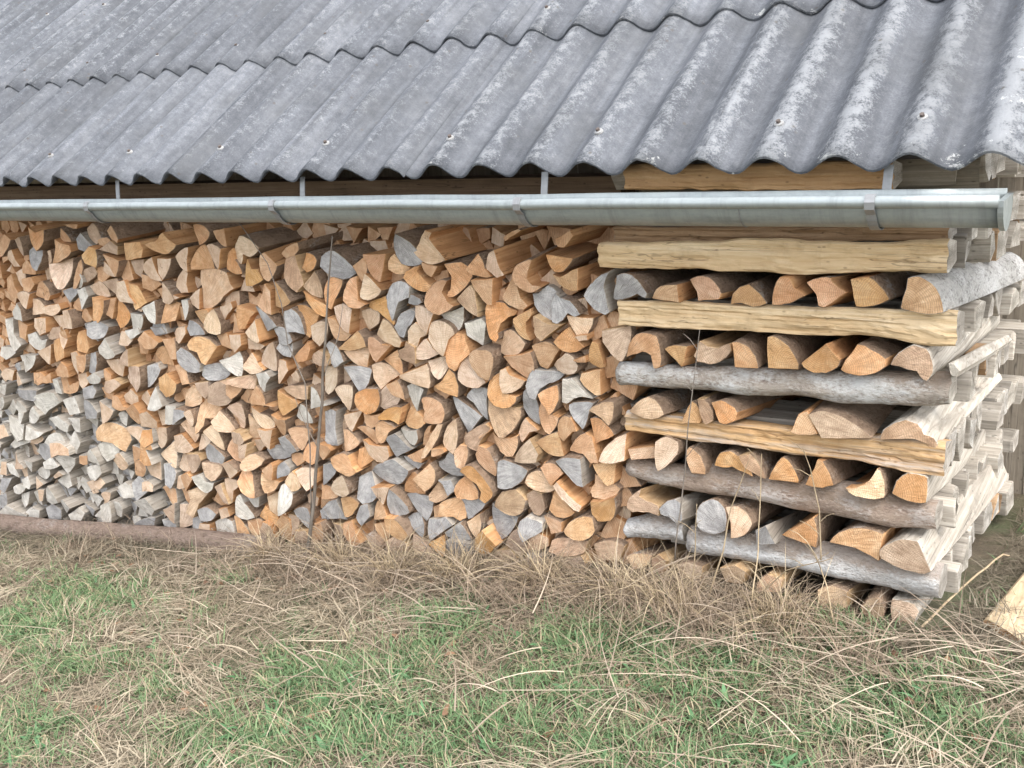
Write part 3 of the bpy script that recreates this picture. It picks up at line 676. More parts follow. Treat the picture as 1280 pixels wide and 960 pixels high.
class Acc:
    def __init__(s): s.v, s.f, s.m = [], [], []
    def add(s, v, f, mi=0):
        b = len(s.v)
        s.v += [tuple(p) for p in v]
        s.f += [tuple(i + b for i in q) for q in f]
        s.m += list(mi) if isinstance(mi, (list, tuple)) else [mi] * len(f)
    def box(s, a, b, mi=0):
        (x0, y0, z0), (x1, y1, z1) = a, b
        s.add([(x0,y0,z0),(x1,y0,z0),(x1,y1,z0),(x0,y1,z0),(x0,y0,z1),(x1,y0,z1),(x1,y1,z1),(x0,y1,z1)],
              [(0,3,2,1),(4,5,6,7),(0,1,5,4),(1,2,6,5),(2,3,7,6),(3,0,4,7)], mi)
    def tube(s, pts, rad, n=6, mi=0, cap=True):
        pts = [Vector(p) for p in pts]
        rad = rad if isinstance(rad, (list, tuple)) else [rad] * len(pts)
        v, f = [], []
        t0 = (pts[1] - pts[0]).normalized()
        a = t0.orthogonal().normalized()
        for i, p in enumerate(pts):
            t = (pts[min(i+1, len(pts)-1)] - pts[max(i-1, 0)]).normalized()
            a = (a - t * a.dot(t)).normalized()
            b = t.cross(a)
            for k in range(n):
                q = 2*math.pi*k/n
                v.append(p + (a*math.cos(q) + b*math.sin(q)) * rad[i])
        for i in range(len(pts)-1):
            for k in range(n):
                f.append((i*n+k, i*n+(k+1)%n, (i+1)*n+(k+1)%n, (i+1)*n+k))
        if cap:
            f.append(tuple(range(n-1, -1, -1)))
            f.append(tuple((len(pts)-1)*n+k for k in range(n)))
        s.add(v, f, mi)
    def build(s, name, mats, parent=None, loc=(0,0,0), smooth=None):
        return obj(name, s.v, s.f, mats, parent, loc, s.m, smooth)


# ------------------------------------------------------------------ materials
def mat(name):
    mt = bpy.data.materials.new(name)
    mt.use_nodes = True
    n = mt.node_tree.nodes
    return mt, n, mt.node_tree.links, n['Principled BSDF']


def ramp(n, stops, interp='LINEAR'):
    r = n.new('ShaderNodeValToRGB')
    r.color_ramp.interpolation = interp
    e = r.color_ramp.elements
    while len(e) > 1: e.remove(e[-1])
    e[0].position, e[0].color = stops[0][0], (*stops[0][1], 1) if len(stops[0][1]) == 3 else stops[0][1]
    for p, c in stops[1:]:
        k = e.new(p); k.color = (*c, 1)
    return r


def mixc(n, l, fac, a, b, mode='MIX'):
    x = n.new('ShaderNodeMix'); x.data_type = 'RGBA'; x.blend_type = mode
    for s, v in ((x.inputs[0], fac), (x.inputs[6], a), (x.inputs[7], b)):
        if hasattr(v, 'links'): l.new(v, s)
        elif isinstance(v, tuple): s.default_value = (*v, 1)
        else: s.default_value = v
    return x.outputs[2]


def math_(n, l, op, a, b=None, c=None):
    x = n.new('ShaderNodeMath'); x.operation = op
    for s, v in zip(x.inputs, (a, b, c)):
        if v is None: continue
        if hasattr(v, 'links'): l.new(v, s)
        else: s.default_value = v
    return x.outputs[0]


def noise_(n, l, vec, scale, detail=4, rough=.6, out='Fac', dist=0.0):
    x = n.new('ShaderNodeTexNoise')
    x.inputs['Scale'].default_value = scale
    x.inputs['Detail'].default_value = detail
    x.inputs['Roughness'].default_value = rough
    x.inputs['Distortion'].default_value = dist
    if vec is not None: l.new(vec, x.inputs['Vector'])
    return x.outputs[out]


def bump_(n, l, p, h, strength, dist=.004):
    b = n.new('ShaderNodeBump')
    b.inputs['Strength'].default_value = strength
    b.inputs['Distance'].default_value = dist
    l.new(h, b.inputs['Height'])
    l.new(b.outputs[0], p.inputs['Normal'])


def coords(n, l, kind='Object'):
    t = n.new('ShaderNodeTexCoord')
    return t.outputs[kind]


def rand_shift(n, l, vec):
    """object coordinates plus an offset of its own for every object, so that no two logs share a pattern"""
    oi = n.new('ShaderNodeObjectInfo')
    k = n.new('ShaderNodeVectorMath'); k.operation = 'SCALE'
    c = n.new('ShaderNodeCombineXYZ')
    for i in range(3): l.new(oi.outputs['Random'], c.inputs[i])
    l.new(c.outputs[0], k.inputs[0]); k.inputs['Scale'].default_value = 57.0
    a = n.new('ShaderNodeVectorMath'); a.operation = 'ADD'
    l.new(vec, a.inputs[0]); l.new(k.outputs[0], a.inputs[1])
    return a.outputs[0], oi.outputs['Random']


def end_mat(name, c0, c1, c2, ringk=.5, sat=1.0):
    """sawn end of a log: growth rings about the object's origin (the pith), checks, dirt"""
    mt, n, l, p = mat(name)
    v = coords(n, l)
    sv, rnd = rand_shift(n, l, v)
    mp = n.new('ShaderNodeVectorMath'); mp.operation = 'MULTIPLY'
    l.new(v, mp.inputs[0]); mp.inputs[1].default_value = (1, 0, 1)
    ln = n.new('ShaderNodeVectorMath'); ln.operation = 'LENGTH'
    l.new(mp.outputs[0], ln.inputs[0])
    wob = noise_(n, l, sv, 14, 3)
    rad = math_(n, l, 'ADD', ln.outputs['Value'], math_(n, l, 'MULTIPLY', wob, .02))
    rings = math_(n, l, 'SINE', math_(n, l, 'MULTIPLY', rad, 1150))
    rings = math_(n, l, 'MULTIPLY_ADD', rings, .5, .5)
    blotch = noise_(n, l, sv, 22, 5, .65)
    fine = noise_(n, l, sv, 260, 3, .7)
    # saw marks: slanted fine lines, a direction of its own for each log
    rot = n.new('ShaderNodeVectorRotate'); rot.rotation_type = 'Y_AXIS'
    l.new(v, rot.inputs['Vector']); l.new(math_(n, l, 'MULTIPLY', rnd, 40.0), rot.inputs['Angle'])
    mps = n.new('ShaderNodeMapping'); mps.inputs['Scale'].default_value = (330, 1, 22)
    l.new(rot.outputs[0], mps.inputs['Vector'])
    saw = noise_(n, l, mps.outputs[0], 1.0, 2, .5)
    r = ramp(n, [(0.36, c0), (0.52, c1), (0.66, c2)])
    f = math_(n, l, 'ADD', blotch, math_(n, l, 'MULTIPLY', math_(n, l, 'SUBTRACT', fine, .5), .35))
    l.new(f, r.inputs[0])
    c = mixc(n, l, math_(n, l, 'MULTIPLY', rings, .75*ringk), r.outputs[0], (.17, .085, .035), 'MULTIPLY')
    c = mixc(n, l, math_(n, l, 'MULTIPLY', saw, .3), c, tuple(min(.9, x*1.35) for x in c2))
    h = n.new('ShaderNodeHueSaturation')
    l.new(c, h.inputs['Color'])
    wn = n.new('ShaderNodeTexWhiteNoise'); wn.noise_dimensions = '1D'; l.new(rnd, wn.inputs['W'])
    h.inputs['Saturation'].default_value = sat
    sepc = n.new('ShaderNodeSeparateColor'); l.new(wn.outputs['Color'], sepc.inputs[0])
    l.new(math_(n, l, 'MULTIPLY_ADD', sepc.outputs[0], .36, .90), h.inputs['Value'])
    l.new(math_(n, l, 'MULTIPLY_ADD', sepc.outputs[1], .016, .491), h.inputs['Hue'])
    l.new(math_(n, l, 'MULTIPLY_ADD', sepc.outputs[2], .3, sat - .15), h.inputs['Saturation'])
    # medullary rays and drying checks, radial from the pith
    sx = n.new('ShaderNodeSeparateXYZ'); l.new(v, sx.inputs[0])
    ang = math_(n, l, 'ARCTAN2', sx.outputs[0], sx.outputs[2])
    cv = n.new('ShaderNodeCombineXYZ')
    l.new(math_(n, l, 'MULTIPLY', ang, 16.0), cv.inputs[0]); l.new(math_(n, l, 'MULTIPLY', ln.outputs['Value'], 16.0), cv.inputs[1]); l.new(math_(n, l, 'MULTIPLY', rnd, 91.0), cv.inputs[2])
    ray = noise_(n, l, cv.outputs[0], 1.0, 4, .7, dist=.25)
    hw_ = ramp(n, [(.035, (1, 1, 1)), (.062, (0, 0, 0))]); l.new(math_(n, l, 'ADD', rad, math_(n, l, 'MULTIPLY', rnd, .03)), hw_.inputs[0])
    hw = mixc(n, l, math_(n, l, 'MULTIPLY', hw_.outputs[0], .38), h.outputs[0], tuple(x*.72 for x in c0))        # darker heartwood
    rr_ = ramp(n, [(.42, (0, 0, 0)), (.66, (1, 1, 1))]); l.new(ray, rr_.inputs[0])
    c = mixc(n, l, math_(n, l, 'MULTIPLY', rr_.outputs[0], .5), hw, tuple(x*.6 for x in c0))
    cv2 = n.new('ShaderNodeCombineXYZ')
    l.new(math_(n, l, 'MULTIPLY', ang, 5.0), cv2.inputs[0]); l.new(math_(n, l, 'MULTIPLY', ln.outputs['Value'], 9.0), cv2.inputs[1]); l.new(math_(n, l, 'MULTIPLY', rnd, 37.0), cv2.inputs[2])
    chk = noise_(n, l, cv2.outputs[0], 1.0, 2, .5)
    cr_ = ramp(n, [(.497, (0, 0, 0)), (.5, (1, 1, 1)), (.506, (0, 0, 0))]); l.new(chk, cr_.inputs[0])
    gate = math_(n, l, 'GREATER_THAN', noise_(n, l, sv, 9, 1), .55)
    c = mixc(n, l, math_(n, l, 'MULTIPLY', math_(n, l, 'MULTIPLY', cr_.outputs[0], gate), .7), c, (.06, .035, .02))
    grime = ramp(n, [(.52, (0, 0, 0)), (.72, (1, 1, 1))]); l.new(noise_(n, l, sv, 30, 6, .75), grime.inputs[0])
    c = mixc(n, l, math_(n, l, 'MULTIPLY', grime.outputs[0], .55), c, tuple(x*.6 for x in c0))
    l.new(c, p.inputs['Base Color'])
    p.inputs['Roughness'].default_value = .85
    p.inputs['Specular IOR Level'].default_value = .2
    hh = math_(n, l, 'ADD', math_(n, l, 'ADD', math_(n, l, 'MULTIPLY', ray, .8), math_(n, l, 'MULTIPLY', saw, .7)), math_(n, l, 'ADD', blotch, math_(n, l, 'MULTIPLY', fine, .5)))
    bump_(n, l, p, hh, .8, .005)
    return mt


def grain_mat(name, c0, c1, c2, axis=1, knots=True, rnd_amt=.5, grey=None, gk=.5):
    """split face of a log: long fibres along the log"""
    mt, n, l, p = mat(name)
    v = coords(n, l)
    sv, rnd = rand_shift(n, l, v)
    mp = n.new('ShaderNodeMapping')
    s = [70, 70, 70]; s[axis] = 2.2
    mp.inputs['Scale'].default_value = s
    l.new(sv, mp.inputs['Vector'])
    fib = noise_(n, l, mp.outputs[0], 1.0, 5, .65, dist=.6)
    mp2 = n.new('ShaderNodeMapping')
    s2 = [14, 14, 14]; s2[axis] = 1.3
    mp2.inputs['Scale'].default_value = s2
    l.new(sv, mp2.inputs['Vector'])
    brd = noise_(n, l, mp2.outputs[0], 1.0, 4, .6, dist=1.0)
    f = math_(n, l, 'ADD', math_(n, l, 'MULTIPLY', fib, .6), math_(n, l, 'MULTIPLY', brd, .4))
    r = ramp(n, [(.32, c0), (.5, c1), (.66, c2)])
    l.new(f, r.inputs[0])
    c = r.outputs[0]
    if grey:
        gm = math_(n, l, 'MULTIPLY', noise_(n, l, mp2.outputs[0], .8, 5, .7), 1.0)
        gr = ramp(n, [(.5 - gk*.25, (0, 0, 0)), (.62 - gk*.2, (1, 1, 1))])
        l.new(gm, gr.inputs[0])
        c = mixc(n, l, gr.outputs[0], c, grey)
    if knots:
        vk = n.new('ShaderNodeTexVoronoi'); mk = n.new('ShaderNodeMapping')
        s3 = [9, 9, 9]; s3[axis] = 4.5
        mk.inputs['Scale'].default_value = s3
        l.new(sv, mk.inputs['Vector']); l.new(mk.outputs[0], vk.inputs['Vector'])
        kr = ramp(n, [(.06, (1, 1, 1)), (.16, (0, 0, 0))]); l.new(vk.outputs['Distance'], kr.inputs[0])
        c = mixc(n, l, math_(n, l, 'MULTIPLY', kr.outputs[0], .6), c, tuple(x*.4 for x in c0))
    mp4 = n.new('ShaderNodeMapping')
    s4 = [34, 34, 34]; s4[axis] = 1.6
    mp4.inputs['Scale'].default_value = s4
    l.new(sv, mp4.inputs['Vector'])
    ck = ramp(n, [(.485, (0, 0, 0)), (.5, (1, 1, 1)), (.515, (0, 0, 0))]); l.new(noise_(n, l, mp4.outputs[0], 1.0, 2, .5, dist=.8), ck.inputs[0])
    cg = math_(n, l, 'GREATER_THAN', noise_(n, l, mp2.outputs[0], .7, 2), .53)
    c = mixc(n, l, math_(n, l, 'MULTIPLY', math_(n, l, 'MULTIPLY', ck.outputs[0], cg), .65), c, tuple(x*.25 for x in c0))
    dirt = ramp(n, [(.5, (0, 0, 0)), (.75, (1, 1, 1))]); l.new(noise_(n, l, sv, 11, 6, .75), dirt.inputs[0])
    c = mixc(n, l, math_(n, l, 'MULTIPLY', dirt.outputs[0], .45), c, tuple(x*.55 for x in c0))
    h = n.new('ShaderNodeHueSaturation'); l.new(c, h.inputs['Color'])
    l.new(math_(n, l, 'MULTIPLY_ADD', rnd, rnd_amt, 1-rnd_amt/2), h.inputs['Value'])
    l.new(h.outputs[0], p.inputs['Base Color'])
    p.inputs['Roughness'].default_value = .8
    p.inputs['Specular IOR Level'].default_value = .2
    bump_(n, l, p, f, .8, .006)
    return mt


def bark_mat(name, base, dark, light, lk=.5, axis=0):
    """bark with plates, pale lichen and dirt"""
    mt, n, l, p = mat(name)
    v = coords(n, l)
    sv, rnd = rand_shift(n, l, v)
    mp = n.new('ShaderNodeMapping')
    s = [1.0, 1.0, 1.0]; s[axis] = .55
    mp.inputs['Scale'].default_value = s
    l.new(sv, mp.inputs['Vector'])
    n1 = noise_(n, l, mp.outputs[0], 38, 6, .7, dist=.5)
    n2 = noise_(n, l, mp.outputs[0], 130, 5, .7)
    n3 = noise_(n, l, mp.outputs[0], 9, 4, .6)
    r = ramp(n, [(.33, dark), (.5, base), (.68, tuple(min(1, x*1.3) for x in base))])
    l.new(math_(n, l, 'ADD', math_(n, l, 'MULTIPLY', n1, .6), math_(n, l, 'MULTIPLY', n2, .4)), r.inputs[0])
    mk = ramp(n, [(.62-lk*.2, (0, 0, 0)), (.70-lk*.16, (1, 1, 1))])
    l.new(math_(n, l, 'ADD', math_(n, l, 'MULTIPLY', n3, .65), math_(n, l, 'MULTIPLY', n2, .35)), mk.inputs[0])
    c = mixc(n, l, mk.outputs[0], r.outputs[0], light)
    spots = n.new('ShaderNodeTexVoronoi'); spots.inputs['Scale'].default_value = 26
    l.new(mp.outputs[0], spots.inputs['Vector'])
    sr = ramp(n, [(.1, (1, 1, 1)), (.2, (0, 0, 0))]); l.new(spots.outputs['Distance'], sr.inputs[0])
    sgate = math_(n, l, 'GREATER_THAN', noise_(n, l, sv, 17, 1), .55)
    c = mixc(n, l, math_(n, l, 'MULTIPLY', math_(n, l, 'MULTIPLY', sr.outputs[0], sgate), .75), c, dark)
    if axis == 0:                                                    # brown dust and litter lying on the upper side
        sz = n.new('ShaderNodeSeparateXYZ'); l.new(v, sz.inputs[0])
        up_ = n.new('ShaderNodeClamp'); l.new(math_(n, l, 'ADD', math_(n, l, 'MULTIPLY', sz.outputs[2], 38), math_(n, l, 'MULTIPLY_ADD', n1, 3.4, -1.75)), up_.inputs[0])
        c = mixc(n, l, math_(n, l, 'MULTIPLY', up_.outputs[0], .7), c, (.27, .20, .145))
    l.new(c, p.inputs['Base Color'])
    p.inputs['Roughness'].default_value = .9
    p.inputs['Specular IOR Level'].default_value = .15
    bump_(n, l, p, math_(n, l, 'ADD', n1, math_(n, l, 'MULTIPLY', n2, .8)), 1.0, .016)
    return mt


M = {}
M['end_o'] = end_mat('sawn_end_orange', (.54, .285, .13), (.66, .385, .205), (.73, .49, .295))
M['end_t'] = end_mat('sawn_end_tan', (.58, .37, .225), (.71, .49, .325), (.78, .595, .425), .4, .95)
M['end_g'] = end_mat('weathered_end_grey', (.27, .255, .245), (.385, .37, .355), (.52, .495, .465), .3, .8)
M['end_d'] = end_mat('weathered_end_brown', (.38, .245, .15), (.52, .355, .225), (.62, .45, .305), .4, .9)
M['end_w'] = end_mat('bleached_end_pale', (.44, .385, .31), (.60, .54, .455), (.73, .67, .585), .2, .8)
M['side_o'] = grain_mat('split_side_orange', (.34, .165, .07), (.49, .265, .125), (.60, .37, .19))
M['side_t'] = grain_mat('split_side_tan', (.32, .20, .10), (.46, .31, .17), (.58, .43, .27))
M['side_g'] = grain_mat('split_side_grey', (.22, .19, .155), (.35, .31, .26), (.48, .44, .385))
M['side_w'] = grain_mat('split_side_bleached', (.19, .165, .13), (.43, .385, .325), (.64, .60, .53))
M['bark'] = bark_mat('bark_dark', (.33, .235, .165), (.17, .11, .07), (.45, .40, .35), .25, axis=1)
M['birch'] = bark_mat('bark_white_birch', (.46, .445, .42), (.085, .075, .065), (.64, .63, .61), .6, axis=1)
M['bark_grey'] = bark_mat('bark_grey_lichen', (.42, .365, .31), (.18, .14, .115), (.66, .65, .625), .85)
M['bark_brown'] = bark_mat('bark_brown_flaky', (.44, .34, .27), (.19, .135, .105), (.66, .60, .555), .7)
M['bark_pale'] = bark_mat('bark_silver_smooth', (.50, .475, .45), (.21, .185, .165), (.68, .675, .66), .85)
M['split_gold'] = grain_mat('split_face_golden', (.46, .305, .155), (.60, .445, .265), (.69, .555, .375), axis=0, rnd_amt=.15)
M['split_shade'] = grain_mat('split_face_eave_shade', (.30, .17, .075), (.40, .245, .12), (.48, .32, .17), axis=0, rnd_amt=.1)  # split wood of the top rail, eave shade put into its colour
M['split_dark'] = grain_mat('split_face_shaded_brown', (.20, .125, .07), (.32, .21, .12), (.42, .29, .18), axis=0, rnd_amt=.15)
M['split_worn'] = grain_mat('split_face_worn', (.34, .19, .085), (.50, .315, .155), (.58, .41, .24), axis=0, rnd_amt=.1, grey=(.40, .36, .32), gk=.22)
M['end_side_w'] = grain_mat('split_face_sunbleached', (.20, .175, .14), (.40, .36, .305), (.58, .54, .47), axis=0, rnd_amt=.4)
M['end_side_g'] = grain_mat('split_face_silver', (.13, .115, .095), (.245, .22, .185), (.38, .35, .305), axis=0, rnd_amt=.5)
M['beam'] = grain_mat('old_beam_timber', (.10, .065, .04), (.17, .115, .075), (.24, .17, .115), axis=0)
M['plank'] = grain_mat('old_board_timber', (.20, .165, .125), (.29, .245, .19), (.38, .33, .265), axis=2)


def metal_mat(name, c, rough, metallic, var=.25):
    mt, n, l, p = mat(name)
    v = coords(n, l)
    mp = n.new('ShaderNodeMapping'); mp.inputs['Scale'].default_value = (1.2, 9, 9)
    l.new(v, mp.inputs['Vector'])
    a = noise_(n, l, mp.outputs[0], 3.5, 6, .65)
    b = noise_(n, l, v, 60, 4, .6)
    f = math_(n, l, 'ADD', math_(n, l, 'MULTIPLY', a, .7), math_(n, l, 'MULTIPLY', b, .3))
    r = ramp(n, [(.3, tuple(x*(1-var) for x in c)), (.5, c), (.7, tuple(min(1, x*(1+var*.6)) for x in c))])
    l.new(f, r.inputs[0])
    mpd = n.new('ShaderNodeMapping'); mpd.inputs['Scale'].default_value = (26, 2.5, 2.5); l.new(v, mpd.inputs['Vector'])
    run = ramp(n, [(.5, (0, 0, 0)), (.72, (1, 1, 1))]); l.new(noise_(n, l, mpd.outputs[0], 1.0, 5, .7), run.inputs[0])
    dc = mixc(n, l, math_(n, l, 'MULTIPLY', run.outputs[0], .5), r.outputs[0], tuple(x*.55 for x in c))
    l.new(dc, p.inputs['Base Color'])
    p.inputs['Metallic'].default_value = metallic
    rr = ramp(n, [(.3, (rough+.12,)*3), (.7, (rough-.08,)*3)]); l.new(f, rr.inputs[0])
    l.new(rr.outputs[0], p.inputs['Roughness'])
    bump_(n, l, p, a, .12, .004)
    return mt


M['zinc'] = metal_mat('galvanised_zinc', (.315, .345, .345), .45, .55)
M['zinc_old'] = metal_mat('zinc_bracket', (.27, .275, .28), .5, .5)
M['rust'] = metal_mat('rusty_bolt', (.10, .08, .07), .75, .2, .4)
M['washer'] = metal_mat('lead_washer', (.26, .26, .255), .6, .1)


def roof_mat():
    mt, n, l, p = mat('weathered_fibre_cement')
    v = coords(n, l)
    at = n.new('ShaderNodeAttribute'); at.attribute_name = 'wear'
    sp = n.new('ShaderNodeSeparateColor'); l.new(at.outputs['Color'], sp.inputs[0])
    crest, lich, edge = sp.outputs[0], sp.outputs[1], sp.outputs[2]
    mp = n.new('ShaderNodeMapping'); mp.inputs['Scale'].default_value = (1, .35, .35)
    l.new(v, mp.inputs['Vector'])
    big = noise_(n, l, mp.outputs[0], 5, 5, .6)
    mid = noise_(n, l, v, 32, 6, .7)
    fin = noise_(n, l, v, 170, 5, .75)
    r = ramp(n, [(.36, (.050, .054, .062)), (.5, (.092, .098, .110)), (.64, (.150, .156, .168))])
    l.new(math_(n, l, 'ADD', math_(n, l, 'MULTIPLY', big, .35), math_(n, l, 'ADD', math_(n, l, 'MULTIPLY', mid, .35), math_(n, l, 'MULTIPLY', fin, .30))), r.inputs[0])
    st = n.new('ShaderNodeMapping'); st.inputs['Scale'].default_value = (34, 1.6, 1.6); l.new(v, st.inputs['Vector'])
    stk = noise_(n, l, st.outputs[0], 1.0, 4, .6)
    oi = n.new('ShaderNodeObjectInfo')
    hv = n.new('ShaderNodeHueSaturation'); l.new(r.outputs[0], hv.inputs['Color'])
    l.new(math_(n, l, 'MULTIPLY', math_(n, l, 'MULTIPLY_ADD', oi.outputs['Random'], .26, .87), math_(n, l, 'MULTIPLY_ADD', stk, 1.2, .4)), hv.inputs['Value'])
    # pale crust of lichen, mostly on the crests
    t = math_(n, l, 'ADD', math_(n, l, 'MULTIPLY', mid, .55), math_(n, l, 'MULTIPLY', fin, .45))
    cr = math_(n, l, 'MULTIPLY', crest, lich)
    thr = math_(n, l, 'MULTIPLY_ADD', cr, -.20, .63)
    k = math_(n, l, 'MULTIPLY', math_(n, l, 'SUBTRACT', t, thr), 9.0)
    k = n.new('ShaderNodeClamp') if False else k
    cl = n.new('ShaderNodeClamp'); l.new(k, cl.inputs[0])
    c = mixc(n, l, math_(n, l, 'MULTIPLY', cl.outputs[0], .7), hv.outputs[0], (.235, .245, .255))
    # dense white patches
    pt = math_(n, l, 'ADD', math_(n, l, 'MULTIPLY', noise_(n, l, v, 13, 4, .6), .6), math_(n, l, 'MULTIPLY', noise_(n, l, v, 95, 4, .8), .4))
    thr2 = math_(n, l, 'MULTIPLY_ADD', math_(n, l, 'MULTIPLY', edge, lich), -.13, .715)
    cl2 = n.new('ShaderNodeClamp'); l.new(math_(n, l, 'MULTIPLY', math_(n, l, 'SUBTRACT', pt, thr2), 22.0), cl2.inputs[0])
    c = mixc(n, l, cl2.outputs[0], c, (.42, .425, .415))
    # dark algae spots
    vs = n.new('ShaderNodeTexVoronoi'); vs.inputs['Scale'].default_value = 17; l.new(v, vs.inputs['Vector'])
    sr = ramp(n, [(.05, (1, 1, 1)), (.13, (0, 0, 0))]); l.new(vs.outputs['Distance'], sr.inputs[0])
    g = math_(n, l, 'GREATER_THAN', noise_(n, l, v, 7, 2), .49)
    ptch = ramp(n, [(.5, (0, 0, 0)), (.64, (1, 1, 1))]); l.new(math_(n, l, 'ADD', math_(n, l, 'MULTIPLY', noise_(n, l, v, 3.2, 4, .6), .7), math_(n, l, 'MULTIPLY', fin, .3)), ptch.inputs[0])
    c = mixc(n, l, math_(n, l, 'MULTIPLY', ptch.outputs[0], .5), c, (.060, .062, .064))
    c = mixc(n, l, math_(n, l, 'MULTIPLY', math_(n, l, 'MULTIPLY', sr.outputs[0], g), .7), c, (.075, .065, .055))
    l.new(c, p.inputs['Base Color'])
    p.inputs['Roughness'].default_value = .8
    p.inputs['Specular IOR Level'].default_value = .3
    bump_(n, l, p, math_(n, l, 'ADD', math_(n, l, 'MULTIPLY', cl.outputs[0], .6), math_(n, l, 'ADD', fin, mid)), .5, .004)
    return mt


M['roof'] = roof_mat()


def blade_mat(name, rough=.6, transl=.25):
    mt, n, l, p = mat(name)
    at = n.new('ShaderNodeAttribute'); at.attribute_name = 'tint'
    l.new(at.outputs['Color'], p.inputs['Base Color'])
    p.inputs['Roughness'].default_value = rough
    p.inputs['Specular IOR Level'].default_value = .3
    if transl:
        tr = n.new('ShaderNodeBsdfTranslucent'); l.new(at.outputs['Color'], tr.inputs['Color'])
        ms = n.new('ShaderNodeMixShader'); ms.inputs[0].default_value = transl
        l.new(p.outputs[0], ms.inputs[1]); l.new(tr.outputs[0], ms.inputs[2])
        l.new(ms.outputs[0], n['Material Output'].inputs['Surface'])
    return mt


M['grass'] = blade_mat('grass_blades')
M['straw'] = blade_mat('dry_grass_blades', .7, .15)
M['stalk'] = grain_mat('dry_stalk', (.22, .165, .10), (.34, .265, .17), (.46, .37, .25), axis=2, knots=False)
M['twig'] = grain_mat('twig_bark', (.13, .11, .09), (.21, .18, .15), (.30, .265, .225), axis=2, knots=False)


def soil_mat():
    mt, n, l, p = mat('soil_and_litter')
    v = coords(n, l)
    a = noise_(n, l, v, 7, 5, .6)
    b = noise_(n, l, v, 90, 5, .7)
    r = ramp(n, [(.3, (.055, .042, .028)), (.5, (.11, .085, .055)), (.7, (.19, .155, .10))])
    l.new(math_(n, l, 'ADD', math_(n, l, 'MULTIPLY', a, .4), math_(n, l, 'MULTIPLY', b, .6)), r.inputs[0])
    gm_ = ramp(n, [(.42, (0, 0, 0)), (.6, (1, 1, 1))]); l.new(noise_(n, l, v, 1.6, 6, .7), gm_.inputs[0])
    c = mixc(n, l, math_(n, l, 'MULTIPLY', gm_.outputs[0], .6), r.outputs[0], (.065, .095, .035))
    l.new(c, p.inputs['Base Color'])
    p.inputs['Roughness'].default_value = .95
    bump_(n, l, p, b, .8, .02)
    return mt


M['soil'] = soil_mat()

# ------------------------------------------------------------------ ground
def hump(x, y):
    return .016*mnoise.noise(Vector((x*2.3, y*2.3, 1.7))) + .010*mnoise.noise(Vector((x*6.1, y*6.1, 4.2)))


def gz(x, y):
    back = max(0.0, min(1.2, y-.1))*max(0.0, min(1.0, (x-3.3)/.4))
    return ground_z(x) + hump(x, y) - .19*back


xs = np.concatenate([[-150, -60, -20, -8, -4], np.arange(-2.5, 5.5, .05), [6, 8, 12, 25, 60, 150]])
ys = np.concatenate([[-150, -60, -20, -8, -4], np.arange(-2.8, 2.6, .05), [3, 5, 9, 20, 60, 150]])
gv = [(x, y, gz(x, y)) for y in ys for x in xs]
nx = len(xs)
gf = [(j*nx+i, j*nx+i+1, (j+1)*nx+i+1, (j+1)*nx+i) for j in range(len(ys)-1) for i in range(nx-1)]
tag(obj('ground', gv, gf, M['soil'], smooth=True), 'brown soil under the dry grass before the woodpile', kind='structure')

# ------------------------------------------------------------------ logs
WORD = {'o': 'orange', 't': 'pale tan', 'g': 'weathered grey', 'd': 'dull brown', 'w': 'bleached whitish', 'B': 'orange', 'W': 'bleached whitish'}


def parse(txt):
    out = []
    for ln in txt.strip().split('\n'):
        a = ln.split()
        out.append((a[0], int(a[1]), int(a[2]), [(int(q.split(',')[0])/1000, int(q.split(',')[1])/1000) for q in a[3:]]))
    return out


def signed(p):
    return sum(p[i][0]*p[(i+1) % len(p)][1] - p[(i+1) % len(p)][0]*p[i][1] for i in range(len(p)))/2


def hull_area(p):
    q = sorted(p)
    def half(q):
        h = []
        for c in q:
            while len(h) > 1 and (h[-1][0]-h[-2][0])*(c[1]-h[-2][1]) - (h[-1][1]-h[-2][1])*(c[0]-h[-2][0]) <= 0: h.pop()
            h.append(c)
        return h
    h = half(q)[:-1] + half(q[::-1])[:-1]
    return abs(signed(h))


def turn(p, i):
    a, b, c = Vector(p[i-1]), Vector(p[i]), Vector(p[(i+1) % len(p)])
    u, v = b-a, c-b
    if u.length < 1e-6 or v.length < 1e-6: return 0
    return math.atan2(u.x*v.y-u.y*v.x, u.dot(v))


def shape_word(p):
    a = abs(signed(p)); h = hull_area(p)
    P = np.array(p) - np.mean(p, 0)
    ev = np.sqrt(np.maximum(np.linalg.eigvalsh(np.cov(P.T)), 1e-12))
    sharp = sum(1 for i in range(len(p)) if turn(p, i) > R(48))
    if ev[1]/ev[0] > 2.4: return 'narrow'
    if a/h < .84: return 'crescent-shaped'
    if sharp <= 2: return 'rounded'
    if sharp == 3: return 'triangular'
    return 'blocky'


def simplify(p, tol):
    """drops corners that stand less than tol off the line between their neighbours"""
    p = list(p)
    while len(p) > 3:
        best, bi = 9, -1
        for i in range(len(p)):
            a, b, c = Vector(p[i-1]), Vector(p[i]), Vector(p[(i+1) % len(p)])
            L = (c-a).length or 1e-6
            h = abs((c-a).x*(b-a).y - (c-a).y*(b-a).x)/L
            if h < best: best, bi = h, i
        if best > tol: break
        p.pop(bi)
    return p


